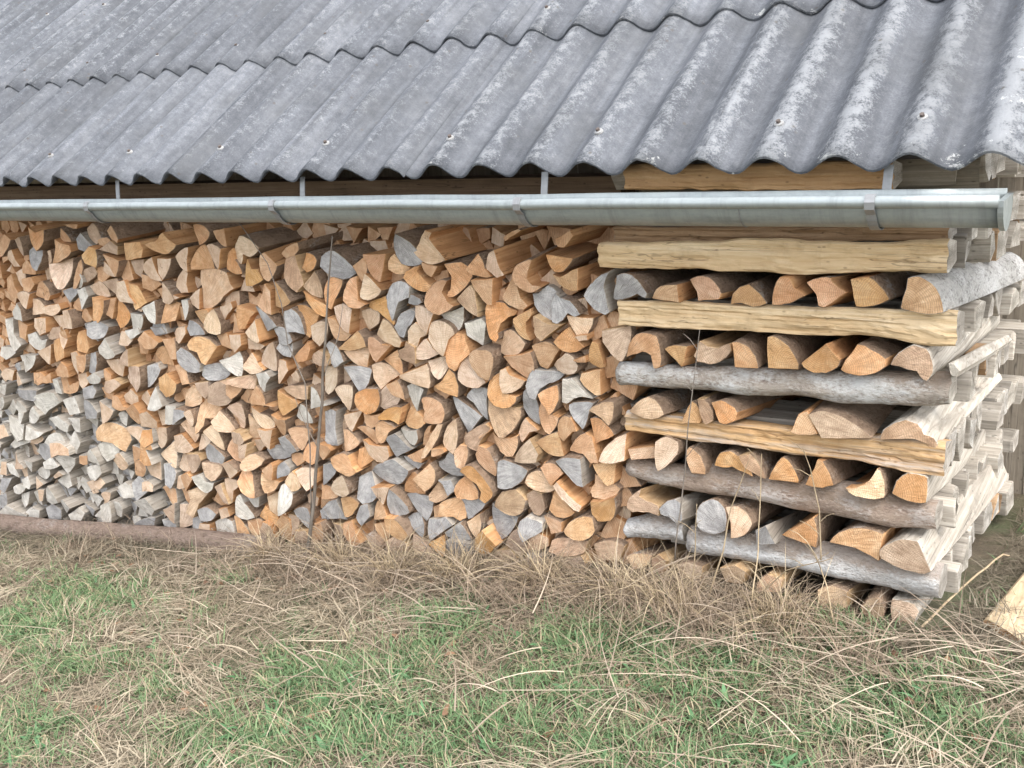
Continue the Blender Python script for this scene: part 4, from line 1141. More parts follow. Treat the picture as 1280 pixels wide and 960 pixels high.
def log_geometry(poly, depth, rs, round_=True):
    """closed log: outline refined and roughened, chamfered sawn front, extruded back with a slight lean; returns verts, faces, face kinds (0 end, 1 split, 2 bark), pith"""
    p = poly if signed(poly) > 0 else poly[::-1]
    p = [q for i, q in enumerate(p) if (Vector(q)-Vector(p[i-1])).length > .004]
    p = simplify(p, .0042)
    n = len(p)
    tr = [turn(p, i) for i in range(n)]
    # the longest run of gently turning corners is the bark side
    soft = [0 < t < R(46) for t in tr]
    bark_edge = [False]*n
    for i in range(n):
        if soft[i]:
            bark_edge[i-1] = bark_edge[i] = True
    if sum(bark_edge) == 0 and rs.random() < .2:
        bark_edge[max(range(n), key=lambda i: (Vector(p[(i+1) % n])-Vector(p[i])).length)] = True
    pith = p[max(range(n), key=lambda i: tr[i] if tr[i] < R(150) else 0)]
    pts, bk = [], []
    for i in range(n):
        a, b = Vector(p[i]), Vector(p[(i+1) % n])
        L = (b-a).length
        q = min(.1, .0016/L)
        m_ = 3 if L > .05 else 2
        nr = Vector(((b-a).y, -(b-a).x)).normalized()
        for k in range(m_+1):
            t = q + (1-2*q)*k/m_
            amp = .0011 if 0 < k < m_ else .0006
            bow = math.sin(math.pi*t)*(L*.055 if bark_edge[i] else 0)
            pts.append(a.lerp(b, t) + nr*(bow + rs.gauss(0, amp)))
            bk.append(2 if bark_edge[i] and (k < m_ or bark_edge[(i+1) % n]) else 1)
    n = len(pts)
    cx = sum(q.x for q in pts)/n; cz = sum(q.y for q in pts)/n
    ta, tb = rs.gauss(0, .10), rs.gauss(0, .12)
    lx, lz = rs.gauss(0, .045), rs.gauss(0, .035)
    ox, oz = pith
    V = []
    def ring(off, sc_, jit):
        for q in pts:
            x, z = q.x, q.y
            d = Vector((x-cx, z-cz)); r_ = d.length or 1
            s_ = max(0, r_-sc_)/r_
            X, Z = cx+d.x*s_, cz+d.y*s_
            y = off + (ta*(x-cx) + tb*(z-cz) if off < .05 else 0) + rs.gauss(0, jit)
            V.append((X + lx*off - ox, y, Z + lz*off - oz))
    ring(0, .0014, .0007); ring(.002, 0, .0004); ring(depth*.45, -.001, 0); ring(depth, .004, 0)
    F, K = [], []
    F.append(tuple(range(n))); K.append(0)
    for r_ in range(3):
        for i in range(n):
            j = (i+1) % n
            F.append((r_*n+j, r_*n+i, (r_+1)*n+i, (r_+1)*n+j)); K.append(0 if r_ == 0 and False else bk[i])
    F.append(tuple(3*n+i for i in range(n-1, -1, -1))); K.append(0)
    return V, F, K, pith


SIDE = {'o': 'side_o', 't': 'side_o', 'g': 'side_g', 'd': 'side_t', 'w': 'side_g', 'B': 'side_t', 'W': 'side_w'}
ORD = ['topmost', 'second', 'third', 'fourth', 'fifth', 'sixth', 'seventh', 'eighth', 'ninth', 'tenth', 'eleventh', 'twelfth', 'thirteenth', 'fourteenth', 'fifteenth', 'sixteenth', 'seventeenth', 'eighteenth', 'nineteenth', 'twentieth', 'twenty-first', 'twenty-second', 'twenty-third', 'twenty-fourth', 'twenty-fifth']
NTH = ['first'] + ORD[1:]
logs = parse(LOGS)
N_SINGLE = 255
big = set(sorted(range(len(logs)), key=lambda i: -logs[i][2])[:N_SINGLE])
# the count in each strip runs over all outlines, so that a label can be checked by eye
strip = {}
info = []
for i, (c, k, a, p) in enumerate(logs):
    info.append((WORD[c], shape_word(p), k, sum(q[1] for q in p)/len(p)))
order = {}
for i in sorted(range(len(logs)), key=lambda i: -info[i][3]):
    key = info[i][:3]
    order[i] = strip.get(key, 0); strip[key] = order[i]+1
rest = Acc()
rest_mats = ['end_o', 'end_t', 'end_g', 'end_d', 'end_w', 'side_o', 'side_g', 'side_t', 'bark']
rm = {k: i for i, k in enumerate(rest_mats)}
rs = random.Random(3)
for i, (c, k, a, p) in enumerate(logs):
    gx = sum(q[0] for q in p)/len(p); gzc = sum(q[1] for q in p)/len(p)
    V, F, K, pith = log_geometry([(gx+(q[0]-gx)*1.06, gzc+(q[1]-gzc)*1.06) for q in p], .34, rs)
    pro = rs.uniform(-.017, .020)
    if c in 'g': pro -= .006
    grey_zone = gzc < -.98 - .35*max(0, gx) and gx < .7
    sk = 'side_g' if grey_zone else SIDE[c]
    if i in big:
        o = obj('firewood_log', V, F, [M['end_'+c], M[sk], M['side_g' if grey_zone else 'bark']], None, (pith[0], YS - pro, pith[1]), K)
        wd, sh, kk, _ = info[i]
        r_ = order[i]; tot = strip[info[i][:3]]
        pos = 'the only such' if tot == 1 else f'{ORD[r_]} such'
        tag(o, f'{wd} {sh} log, {pos} down below the {NTH[kk]} roof wave from left', 'firewood log', 'split logs in the stacked wall')
    else:
        dx = rm['end_'+c]
        mi = [dx if q == 0 else (rm[sk] if q == 1 or grey_zone else rm['bark']) for q in K]
        rest.add([(v[0]+pith[0], v[1]+YS-pro, v[2]+pith[1]) for v in V], F, mi)
# logs lying deeper in the gaps of the stack
def inside(x, z):
    return z < -.16 and z > ground_z(x) + .02
z = -.27
while z > -2.0:
    x = -1.6 + rs.uniform(0, .05)
    while x < 2.86:
        if z > ground_z(x) + .0:
            s_ = rs.uniform(.030, .048)*(1.1 if x > 1 else .95)
            a0 = rs.uniform(0, 6.28); nv = rs.choice((3, 3, 4, 5))
            poly = [(x + s_*1.15*math.cos(a0+2*math.pi*q/nv+rs.gauss(0, .2)), z + s_*1.1*math.sin(a0+2*math.pi*q/nv+rs.gauss(0, .2))) for q in range(nv)]
            V, F, K, pith = log_geometry(poly, .3, rs)
            gz_ = z < -.98 - .35*max(0, x) and x < .7
            c = rs.choice('gwgwt') if gz_ else rs.choice('oooooott')
            mi = [rm['end_'+c] if q == 0 else (rm['side_g' if gz_ else SIDE[c]] if q == 1 else rm['side_g' if gz_ else 'bark']) for q in K]
            y0 = YS + rs.uniform(.035, .085) + (.16 if z > -.37 else 0)
            rest.add([(v[0]+pith[0], v[1]+y0, v[2]+pith[1]) for v in V], F, mi)
        x += rs.uniform(.062, .085)
    z -= .062
o = rest.build('small_firewood', [M[k] for k in rest_mats])
tag(o, 'smaller split logs filling the gaps of the stacked wall', kind='stuff')

# ------------------------------------------------------------------ corner crib: long rails and cross logs
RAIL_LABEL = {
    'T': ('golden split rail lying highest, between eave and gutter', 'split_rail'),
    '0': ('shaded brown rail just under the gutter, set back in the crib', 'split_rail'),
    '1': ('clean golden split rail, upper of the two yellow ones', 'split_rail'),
    '2': ('golden split rail with two thin dark cracks, lower of the yellow ones', 'split_rail'),
    '3': ('grey round bark rail with white lichen, third rail below the gutter', 'round_rail'),
    '4': ('worn orange and grey split rail with a round knot near its right end', 'split_rail'),
    '5': ('brown flaky bark rail in the lower half of the corner crib', 'round_rail'),
    '6s': ('short silver bark piece at the lower left of the corner crib', 'round_rail'),
    '6': ('smooth silver bark rail lowest in the corner crib above dry weeds', 'round_rail'),
}


def rail_mesh(name, key, m_front, stations, Y, depth, kind, rs, endmat):
    X = [s[0]/1000 for s in stations]; zt = [s[1]/1000 for s in stations]; zb = [s[2]/1000 for s in stations]
    NS = 44
    if kind == 'round':
        prof = [(.5-.5*math.cos(math.pi*t), math.sin(math.pi*t)) for t in np.linspace(0, 1, 13)]      # (height 0..1 top->bottom, bulge)
    else:
        prof = [(0, .55), (.04, .90), (.10, 1.0)] + [(q, 1.0) for q in np.linspace(.17, .83, 10)] + [(.9, .99), (.96, .90), (1.0, .55)]
    npf = len(prof)
    seed = rs.uniform(0, 100)
    V, F, K = [], [], []
    for s in range(NS+1):
        t = s/NS
        x = X[0] + (X[-1]-X[0])*t
        T = float(np.interp(x, X, zt)); B = float(np.interp(x, X, zb))
        h = T-B
        T += .12*h*mnoise.noise(Vector((x*6, seed, 0))) + .05*h*mnoise.noise(Vector((x*23, seed, 0))); B += .12*h*mnoise.noise(Vector((x*6, seed, 9))) + .05*h*mnoise.noise(Vector((x*23, seed, 9)))
        bul = (.5*h if kind == 'round' else .028)
        for q, (u, b) in enumerate(prof):
            zz = T + (B-T)*u
            nz = .009*mnoise.noise(Vector((x*7, zz*30, seed))) + .005*mnoise.noise(Vector((x*31, zz*60, seed)))
            if kind != 'round': nz += (.006*mnoise.noise(Vector((x*1.6, zz*95, seed+7)))) + .0035*mnoise.noise(Vector((x*4.5, zz*210, seed+17)))
            y = Y + (1-b)*bul + nz
            V.append((x + (.006*mnoise.noise(Vector((zz*40, seed, 3))) if s in (0, NS) else 0), y, zz))
        d2 = depth*(1+.2*mnoise.noise(Vector((x*4, seed, 5))))
        V.append((x, Y+d2, B+(T-B)*.15)); V.append((x, Y+d2*.9, B+(T-B)*.75))
    m_ = npf+2
    for s in range(NS):
        for q in range(m_):
            r2 = (q+1) % m_
            F.append((s*m_+q, s*m_+r2, (s+1)*m_+r2, (s+1)*m_+q)); K.append(0)
    F.append(tuple(range(m_-1, -1, -1))); K.append(1)
    F.append(tuple(NS*m_+q for q in range(m_))); K.append(1)
    x0, z0 = X[-1], (zt[-1]+zb[-1])/2
    V = [(v[0]-x0, v[1]-Y, v[2]-z0) for v in V]
    o = obj(name, V, F, [M[m_front], M[endmat]], None, (x0, Y, z0), K)
    if kind == 'round':
        for pl in o.data.polygons: pl.use_smooth = pl.material_index == 0
    return o


M['rail_end'] = end_mat('rail_end_pale', (.24, .21, .17), (.39, .355, .30), (.54, .505, .44), .3, .8)
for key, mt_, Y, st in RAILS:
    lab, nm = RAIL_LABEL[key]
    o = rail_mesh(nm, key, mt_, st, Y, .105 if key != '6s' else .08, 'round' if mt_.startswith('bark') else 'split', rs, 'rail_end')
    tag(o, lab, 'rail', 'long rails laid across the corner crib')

crib = parse(CRIB)
ROW = ['under higher yellow rail', 'under lower yellow rail', 'under lichen bark rail', 'under worn knotty rail', 'under brown flaky rail', 'under silver rail']
byrow = {}
for c, row, a, p in crib:
    byrow.setdefault(row, []).append((sum(q[0] for q in p)/len(p), c, p))
for row, lst in byrow.items():
    lst.sort(key=lambda q: q[0])
    for i, (cx, c, p) in enumerate(lst):
        last = i == len(lst)-1
        V, F, K, pith = log_geometry(p, 1.02, rs)
        tl = -.10 - .025*row
        V = [(v[0]*1.0 + ((.015 - .0)*v[1] if last else 0), v[1], v[2] + tl*v[1]) for v in V]
        ec = {'B': 'o', 'W': 'w'}.get(c, c)
        sm, bm = M[SIDE[c]], M['bark']
        if c == 'B': sm = bm = M['birch']
        elif c == 'W': sm = bm = M['side_w']
        elif last or (row == 1 and i == len(lst)-2): sm, bm = M['side_w'], (M['side_w'] if row in (1, 2, 3, 4) else M['bark'])
        elif rs.random() < .5: bm = M['bark']
        o = obj('crib_log', V, F, [M['end_'+ec], sm, bm], None, (pith[0], YS - .006 - rs.uniform(0, .02), pith[1]), K)
        n_ = len(lst)
        pos = f'{NTH[i]} from left' if i < n_-1 else 'rightmost'
        lab = f'{WORD[c]} {shape_word(p)} log, {pos} in crib row {ROW[row]}'
        if c == 'B': lab = 'thick log with white birch bark at the outer corner under higher yellow rail'
        tag(o, lab, 'firewood log', 'cross logs in the corner crib')

# rails further back, whose sawn ends make the outer side of the crib
TIER = ['between eave and gutter', 'just under the gutter', 'level with the upper yellow rail', 'level with the lower yellow rail', 'level with the lichen bark rail', 'level with the worn knotty rail', 'level with the brown bark rail', 'level with the lowest silver rail']
tier = [(-.035, -.115)] + [None]*0
zt_zb = {r[0]: (r[3][-1][1]/1000, r[3][-1][2]/1000) for r in RAILS}
tiers = [('T', (-.005, -.10)), ('0', (-.150, -.235))] + [(k, zt_zb[k]) for k in ('1', '2', '3', '4', '5', '6')]
cols_ = [('bleached', 'end_side_w', .5), ('silver grey', 'end_side_g', .3), ('brown', 'split_dark', .2)]
for ti, (k, (zt, zb)) in enumerate(tiers):
    y = .225; j = 0
    while y < 1.55:
        wd = rs.uniform(.045, .085) if y < .8 else rs.uniform(.08, .13)
        h = (zt-zb)*rs.uniform(.85, 1.12)
        zc = (zt+zb)/2 + rs.uniform(-.008, .008) - (.085 + .016*ti)*(y+wd/2-.12)
        kind_ = rs.choice(('wedge', 'block', 'half', 'wedge'))
        if kind_ == 'wedge':
            pr = [(-.5, -.5), (.5, -.42), (.42, .05), (-.05, .5), (-.4, .3)]
            if rs.random() < .5: pr = [(-a, b) for a, b in pr][::-1]
            if rs.random() < .4: pr = [(a, -b) for a, b in pr][::-1]
        elif kind_ == 'block':
            pr = [(-.48, -.5), (.46, -.48), (.5, .42), (.1, .5), (-.46, .46)]
        else:
            pr = [(-.5, -.45), (.5, -.45), (.45, .1), (.22, .42), (-.1, .5), (-.38, .25)]
        pr = [(a + rs.gauss(0, .05), b + rs.gauss(0, .05)) for a, b in pr]
        x1 = 3.80 + rs.gauss(0, .022); L = rs.uniform(.85, .98)
        V, F, K = [], [], []
        n = len(pr)
        sl = rs.gauss(0, .1)
        for s in range(4):
            for a, b in pr:
                X_ = (0, -.004, -.3, -L)[s]
                g = (.94, 1, 1.02, .96)[s]
                V.append((X_ + (sl*a*wd if s < 2 else 0) + (rs.gauss(0, .003) if s < 2 else 0), a*wd*g + .03*X_*rs.choice((1,)), b*h*g))
        for s in range(3):
            for q in range(n):
                q2 = (q+1) % n
                F.append((s*n+q, (s+1)*n+q, (s+1)*n+q2, s*n+q2)); K.append(0)
        F.append(tuple(range(n))); K.append(1)
        F.append(tuple(3*n+q for q in range(n-1, -1, -1))); K.append(1)
        cw, cm, _ = rs.choices(cols_, [.55, .35, .1])[0]
        o = obj('split_rail', V, F, [M[cm], M['rail_end']], None, (x1, y + wd/2, zc), K)
        tag(o, f'{cw} rail end, {NTH[j]} behind the crib corner, {TIER[ti]}', 'rail', 'rail ends on the outer side of the crib')
        y += wd + rs.uniform(.002, .028); j += 1

# ------------------------------------------------------------------ woodshed: roof sheets, timbers, gutter
shed = empty('woodshed', (2.0, .5, -1.3))
tag(shed, 'low open woodshed with grey corrugated roof and zinc gutter sheltering the firewood', 'woodshed')
shed_inv = Vector((-2.0, -.5, 1.3))
AMP, TH = .0255, .0065
cp, sp_ = math.cos(PITCH), math.sin(PITCH)


def roof_pt(k, d, off):
    """point on the roof: k waves along the eave, d metres up the slope, off metres above the crest plane"""
    return Vector((k*WAVE, d*cp - off*sp_, d*sp_ + off*cp))


def sheet(k0, k1, d0, d1, lift, seed):
    NU, ND = int((k1-k0)*12), 14
    V, F, C = [], [], []
    r2 = random.Random(seed)
    lich = r2.uniform(.45, .8)
    kmid = (k0+k1)/2
    lich += .65*max(0, min(1, (kmid-13)/8))
    ttop = .5*lift
    for side in (0, 1):
        for j in range(ND+1):
            d = d0 + (d1-d0)*j/ND
            for i in range(NU+1):
                k = k0 + (k1-k0)*i/NU
                c = .5+.5*math.cos(2*math.pi*k)
                chip = 0
                if j == 0:
                    chip = .006*mnoise.noise(Vector((k*3.1, seed, 0))) + .004*mnoise.noise(Vector((k*11, seed, 3)))
                lf = lift*(1-j/ND) + .0025*mnoise.noise(Vector((k*.8, d*2, seed)))
                p = roof_pt(k, d+chip, (c-1)*2*AMP*.98 + lf - side*TH)
                V.append(p + shed_inv)
                ed = max(0, 1-(d-d0)/.16)
                vg = max(0, min(1, (k-21.6)/.5))
                C.append((max(c**1.3, .7*vg), lich + .3*vg, max(.85*vg, min(1, .25 + .75*ed) if kmid > 8 else .3*ed+.15), 1))
    NN = (NU+1)*(ND+1)
    for j in range(ND):
        for i in range(NU):
            a = j*(NU+1)+i
            F.append((a, a+1, a+NU+2, a+NU+1))
            b = a+NN
            F.append((b, b+NU+1, b+NU+2, b+1))
    for i in range(NU):
        F.append((i, i+NN, i+1+NN, i+1)); t_ = ND*(NU+1)+i
        F.append((t_, t_+1, t_+1+NN, t_+NN))
    for j in range(ND):
        a = j*(NU+1); F.append((a, a+NU+1, a+NU+1+NN, a+NN))
        a = j*(NU+1)+NU; F.append((a, a+NN, a+NU+1+NN, a+NU+1))
    o = obj('roof_sheet', V, F, M['roof'], shed, smooth=[True]*(2*NU*ND) + [False]*(2*NU+2*ND))
    at = o.data.color_attributes.new('wear', 'FLOAT_COLOR', 'POINT')
    at.data.foreach_set('color', np.array(C, dtype=np.float32).ravel())
    return o


def bolt(sh, k, d, seed):
    a = Acc()
    r2 = random.Random(seed)
    base = roof_pt(k, d, .0035)
    nrm = roof_pt(0, 0, 1) - roof_pt(0, 0, 0)
    nrm = (nrm + Vector((r2.gauss(0, .1), r2.gauss(0, .1), 0))).normalized()
    a.tube([base + shed_inv - nrm*.004, base + shed_inv + nrm*.002, base + shed_inv + nrm*.0035], [.0135, .0125, .008], 12, 0)
    a.tube([base + shed_inv + nrm*.0035, base + shed_inv + nrm*.0105], .0062, 6, 1)
    o = a.build('roof_bolt', [M['washer'], M['rust']], sh)
    return o


BOLT_K = [-17, -14, -11, -8, -5, -2, 1, 4, 7, 10, 13, 16, 19, 21]
ROWS = [0.0, ROWLEN, ROWLEN + 1.25, ROWLEN + 2.5]
for row in range(3):
    d0 = ROWS[row]
    ks = [-24, -18, -12, -6, 0, 6, 12, 18, 24.5]
    for i in range(len(ks)-1):
        ext = .35
        sh = sheet(ks[i] - (.0 if i == 0 else .0), ks[i+1] + (0.32 if i < len(ks)-2 else 0), d0 + rs.gauss(0, .003), ROWS[row+1] + .11, .003 + .0062*(row > 0) + .0022*((i) % 2) , 17*row + i)
        for k in BOLT_K:
            if ks[i] <= k < ks[i+1]:
                bolt(sh, k, d0 + (.138 if row == 0 else .135), k*7+row)
                if row == 1: bolt(sh, k, d0 + .78, k*5+row)

# timbers
a = Acc(); a.box((-4.6, .30, -.165), (2.80, .40, -.075)); a.build('wall_plate', M['beam'], shed, shed_inv)
for i, x in enumerate(np.arange(-4.2, 4.3, .82)):
    a = Acc()
    pts = [roof_pt(0, .36, -.075), roof_pt(0, 3.3, -.075), roof_pt(0, 3.3, -.175), roof_pt(0, .36, -.155)]
    v = [(x-.03, p.y, p.z) for p in pts] + [(x+.03, p.y, p.z) for p in pts]
    a.add(v, [(0,1,2,3)[::-1], (4,5,6,7), (0,1,5,4), (1,2,6,5), (2,3,7,6), (3,0,4,7)])
    if not (2.8 < x < 3.9):
        a.build('rafter', M['beam'], shed, shed_inv)
for d in (.14, .90, 1.55, 2.15):
    a = Acc()
    p0 = roof_pt(0, d-.03, -.052-.008); p1 = roof_pt(0, d+.03, -.052-.008); p2 = roof_pt(0, d+.03, -.075); p3 = roof_pt(0, d-.03, -.075)
    v = [(-4.6, p.y, p.z) for p in (p0, p1, p2, p3)] + [(4.25, p.y, p.z) for p in (p0, p1, p2, p3)]
    a.add(v, [(0,1,2,3), (4,5,6,7)[::-1], (0,4,5,1), (1,5,6,2), (2,6,7,3), (3,7,4,0)])
    a.build('roof_batten', M['beam'], shed, shed_inv)
for x in (-4.3, -1.6):
    a = Acc(); a.box((x, .62, ground_z(x)-.1), (x+.10, .72, .24)); a.build('post', M['beam'], shed, shed_inv)
x = -4.6; j = 0
while x < 4.1:
    wd = rs.uniform(.13, .17)
    a = Acc(); a.box((x+.002, 1.66+rs.uniform(0, .006), ground_z(x)-.35), (x+wd-.002, 1.685, .86)); a.build('wall_board', M['plank'], shed, shed_inv)
    x += wd

# gutter: half round, bead at the front lip
GXL, GXR = -4.5, 3.925
GY, GZ_, GR = -.030, -.112, .063
def gut_z(x): return .004*(x-2)
v, f = [], []
NXG = 40
prof = [(GY - GR*math.cos(q), GZ_ - GR*math.sin(q)) for q in np.linspace(0.0, math.pi, 15)]
prof_in = [(GY - (GR-.0016)*math.cos(q), GZ_ - (GR-.0016)*math.sin(q)) for q in np.linspace(math.pi, 0.0, 15)]
pr = prof + [(GY+GR, GZ_+.018), (GY+GR-.0016, GZ_+.018)] + prof_in
n = len(pr)
for s in range(NXG+1):
    x = GXL + (GXR-GXL)*s/NXG
    wob = .0035*mnoise.noise(Vector((x*2.1, 3, 0)))
    for (y, z) in pr: v.append(Vector((x, y+wob, z + gut_z(x) + wob)) + shed_inv)
for s in range(NXG):
    for q in range(n):
        f.append((s*n+q, s*n+(q+1) % n, (s+1)*n+(q+1) % n, (s+1)*n+q))
f.append(tuple(range(n-1, -1, -1))); f.append(tuple(NXG*n+q for q in range(n)))
gut = obj('gutter', v, f, M['zinc'], shed, smooth=True)
a = Acc()
a.tube([Vector((x, GY-GR-.004 + .0035*mnoise.noise(Vector((x*2.1, 3, 0))), GZ_+.006+gut_z(x) + .0035*mnoise.noise(Vector((x*2.1, 3, 0))))) + shed_inv for x in np.linspace(GXL, GXR+.002, 40)], .0150, 14)
a.build('gutter_bead', M['zinc'], gut, smooth=True)
a = Acc()                                                            # seam where two lengths are soldered
a.tube([Vector((3.33, GY-(GR+.0012)*math.cos(q), GZ_-(GR+.0012)*math.sin(q)+gut_z(3.33))) + shed_inv for q in np.linspace(.12, 2.9, 14)], .0014, 6)
a.build('gutter_seam', M['zinc_old'], gut)
a = Acc()                                                            # end cap, a little larger than the trough
pts = [(GY-(GR+.006)*math.cos(q), GZ_-(GR+.006)*math.sin(q)) for q in np.linspace(-.1, math.pi+.1, 18)]
nn = len(pts)
a.add([Vector((GXR, y, z+gut_z(GXR))) + shed_inv for y, z in pts] + [Vector((GXR+.012, y, z+gut_z(GXR))) + shed_inv for y, z in pts],
      [tuple(range(nn-1, -1, -1)), tuple(range(nn, 2*nn))] + [(i, (i+1) % nn, nn+(i+1) % nn, nn+i) for i in range(nn)])
a.build('gutter_end_cap', M['zinc'], gut)
for i, x in enumerate((-2.3, -1.25, -.31, .685, 1.70, 2.68, 3.655)):
    a = Acc()
    W2, T2 = .0115, .0025
    pts = [(GY-(GR+.0175)*math.cos(.25) - .006, GZ_+.020)]
    pts = [(GY-GR+.006, GZ_+.0235), (GY-GR-.012, GZ_+.0235), (GY-GR-.0205, GZ_+.008), (GY-GR-.0185, GZ_-.009)]
    pts += [(GY-(GR+.004)*math.cos(q), GZ_-(GR+.004)*math.sin(q)) for q in np.linspace(.35, math.pi-.05, 12)]
    pts += [(GY+GR+.003, GZ_+.01)]
    v2, f2 = [], []
    for s, xx in enumerate((x-W2, x+W2)):
        for y, z in pts: v2.append(Vector((xx, y, z+gut_z(x))) + shed_inv)
    for s, xx in enumerate((x-W2, x+W2)):
        for q, (y, z) in enumerate(pts):
            dy, dz = y-GY, z-GZ_; L = math.hypot(dy, dz)
            v2.append(Vector((xx, y + dy/L*T2, z + dz/L*T2 + gut_z(x))) + shed_inv)
    m_ = len(pts)
    for q in range(m_-1):
        f2.append((q, q+1, m_+q+1, m_+q)); f2.append((2*m_+q, 3*m_+q, 3*m_+q+1, 2*m_+q+1))
        f2.append((q, 2*m_+q, 2*m_+q+1, q+1)); f2.append((m_+q, m_+q+1, 3*m_+q+1, 3*m_+q))
    a.add(v2, f2)
    br = a.build('gutter_bracket', M['zinc_old'], gut)
    a = Acc()                                                        # strap running up and back to the rafter
    p0 = Vector((x, GY+GR+.003, GZ_-.01+gut_z(x))); p1 = Vector((x+.004, GY+GR+.016, -.030))
    d = (p1-p0).normalized(); sx = Vector((1, 0, 0))*.011; nz = d.cross(Vector((1, 0, 0))).normalized()*.0015
    q = [p0-sx-nz, p0+sx-nz, p1+sx-nz, p1-sx-nz, p0-sx+nz, p0+sx+nz, p1+sx+nz, p1-sx+nz]
    a.add([p + shed_inv for p in q], [(0,3,2,1), (4,5,6,7), (0,1,5,4), (1,2,6,5), (2,3,7,6), (3,0,4,7)])
    a.build('bracket_strap', M['zinc_old'], br)

# ------------------------------------------------------------------ base pole, split beam, stick
a = Acc()
pts = []
for x in np.linspace(-1.5, 1.28, 26):
    pts.append((x, .055 + .012*math.sin(x*3), ground_z(x) + .014 + .006*mnoise.noise(Vector((x*3, 1, 2)))))
a.tube(pts, [.052 + .005*mnoise.noise(Vector((p[0]*5, 7, 1))) for p in pts], 14)
M['pole'] = bark_mat('bark_pole_brown', (.24, .18, .145), (.12, .085, .065), (.34, .30, .27), .3)
o = a.build('base_pole', M['pole'], smooth=True)
tag(o, 'brown barked pole lying on the ground under the lower left of the stack', 'pole')

bm_ = Acc()
ax = Vector((.13, .98, -.07)).normalized(); sd_ = Vector((.82, -.54, 0)).normalized(); upv = sd_.cross(ax).normalized()
org = Vector((3.905, .20, -1.328))
prb = [(0, .034), (.010, .042), (.075, .047), (.135, .040), (.15, .025), (.12, -.03), (.05, -.04), (.01, .0)]
v, f, K = [], [], []
n = len(prb)
for s, t in enumerate((0, .008, .3, .62, .98, .99)):
    for (u, h) in prb:
        g = .97 if s in (0, 5) else 1
        v.append(org + ax*(t - (u*.05 if s < 2 else 0) + .012*mnoise.noise(Vector((u*30, h*30, s)))*(s == 0)) + sd_*(u*g) + upv*(h*g + .004*mnoise.noise(Vector((t*5, u*20, 2)))))
for s in range(5):
    for q in range(n): f.append((s*n+q, (s+1)*n+q, (s+1)*n+(q+1) % n, s*n+(q+1) % n)); K.append(0)
f.append(tuple(range(n))); K.append(1)
f.append(tuple(5*n+q for q in range(n-1, -1, -1))); K.append(1)
M['beam_face'] = grain_mat('hewn_beam_face', (.27, .20, .125), (.42, .325, .21), (.55, .45, .315), axis=1, rnd_amt=.1)
v = [p - org for p in v]
o = obj('split_beam', v, f, [M['beam_face'], M['side_o']], None, org, K)
tag(o, 'pale hewn beam with an orange end lying in the grass beside the crib', 'beam')


def stick(name, pts, r0, r1, m_, label, cat, twigs=()):
    c = Vector(pts[0])
    root = empty(name, c)
    def tube(nm, pts, r0, r1, par):
        P = [Vector(p) for p in pts]
        # resample with a little irregularity
        Q = []
        for i in range(len(P)-1):
            for k in range(5):
                t = k/5
                q = P[i].lerp(P[i+1], t)
                w_ = .004*mnoise.noise_vector(q*9)
                Q.append(q + w_)
        Q.append(P[-1])
        a = Acc(); L = len(Q)-1
        a.tube([q-c for q in Q], [r0+(r1-r0)*i/L for i in range(L+1)], 6)
        return a.build(nm, m_, par, smooth=True)
    tube('stem', pts, r0, r1, root)
    for tp, a0, a1 in twigs: tube('twig', tp, a0, a1, root)
    return tag(root, label, cat)


def on_plane(lst, y0, y1=None):
    y1 = y0 if y1 is None else y1
    return [(x/1000, y0 + (y1-y0)*i/(len(lst)-1), z/1000) for i, (x, z) in enumerate(lst)]


sp0 = on_plane(SAPLING[0], -.03, -.02)
sp0 = [(sp0[0][0]-.01, -.03, ground_z(sp0[0][0])-.01)] + sp0[1:]
stick('bare_sapling', sp0, .009, .0022, M['twig'], 'thin bare sapling rising in front of the middle of the stack', 'sapling',
      [(on_plane(SAPLING[1], -.028, .0), .0026, .0011), (on_plane(SAPLING[2], -.022, -.01), .0018, .0010), (on_plane(SAPLING[3], -.025, .0), .0018, .0010)])
stick('fallen_stick', [(3.775, .06, -1.272), (3.83, .28, -1.25), (3.90, .575, -1.262), (3.915, .60, -1.275)], .0036, .0025, M['stalk'], 'pale bare stick lying slantwise between the crib corner and the hewn beam', 'stick')
WL = ['thin dark weed stalk in front of the left part of the crib', 'pale bent weed stalk crossing the lower crib rails', 'straight thin weed stalk before the middle of the crib', 'tall whitish weed stalk leaning before the lowest silver rail',
      'weed stalk leaning left before the right part of the lowest rail', 'short yellow weed stalk in the tuft at the crib foot', 'dry stalk leaning right at the foot of the stack', 'long dry stalk arching at the stack foot left of the crib', 'thin stalk lying almost flat before the lowest silver rail', 'pale stalk lying along the base pole']
for i, q in enumerate(WEEDS):
    P = on_plane(q, -.02, .03 if i < 4 else -.05)
    P[0] = (P[0][0], P[0][1]-.03, P[0][2]-.01)
    tw = []
    if i != 3:
        for q in range(4):
            a_ = Vector(P[1 + (q % (len(P)-1))]).lerp(Vector(P[q % (len(P)-1)]), rs.uniform(.1, .7))
            e_ = a_ + Vector((rs.choice((-1, 1))*rs.uniform(.02, .06), -rs.uniform(0, .02), rs.uniform(.015, .06)))
            tw.append(([tuple(a_), tuple(a_.lerp(e_, .5) + Vector((0, 0, .006))), tuple(e_)], .0012, .0006))
    stick('dry_weed', P, .0024 if i != 3 else .004, .0010, M['twig'] if i in (0, 6) else M['stalk'], WL[i], 'weed stalk', tw)['group'] = 'dry weed stalks before the woodpile'


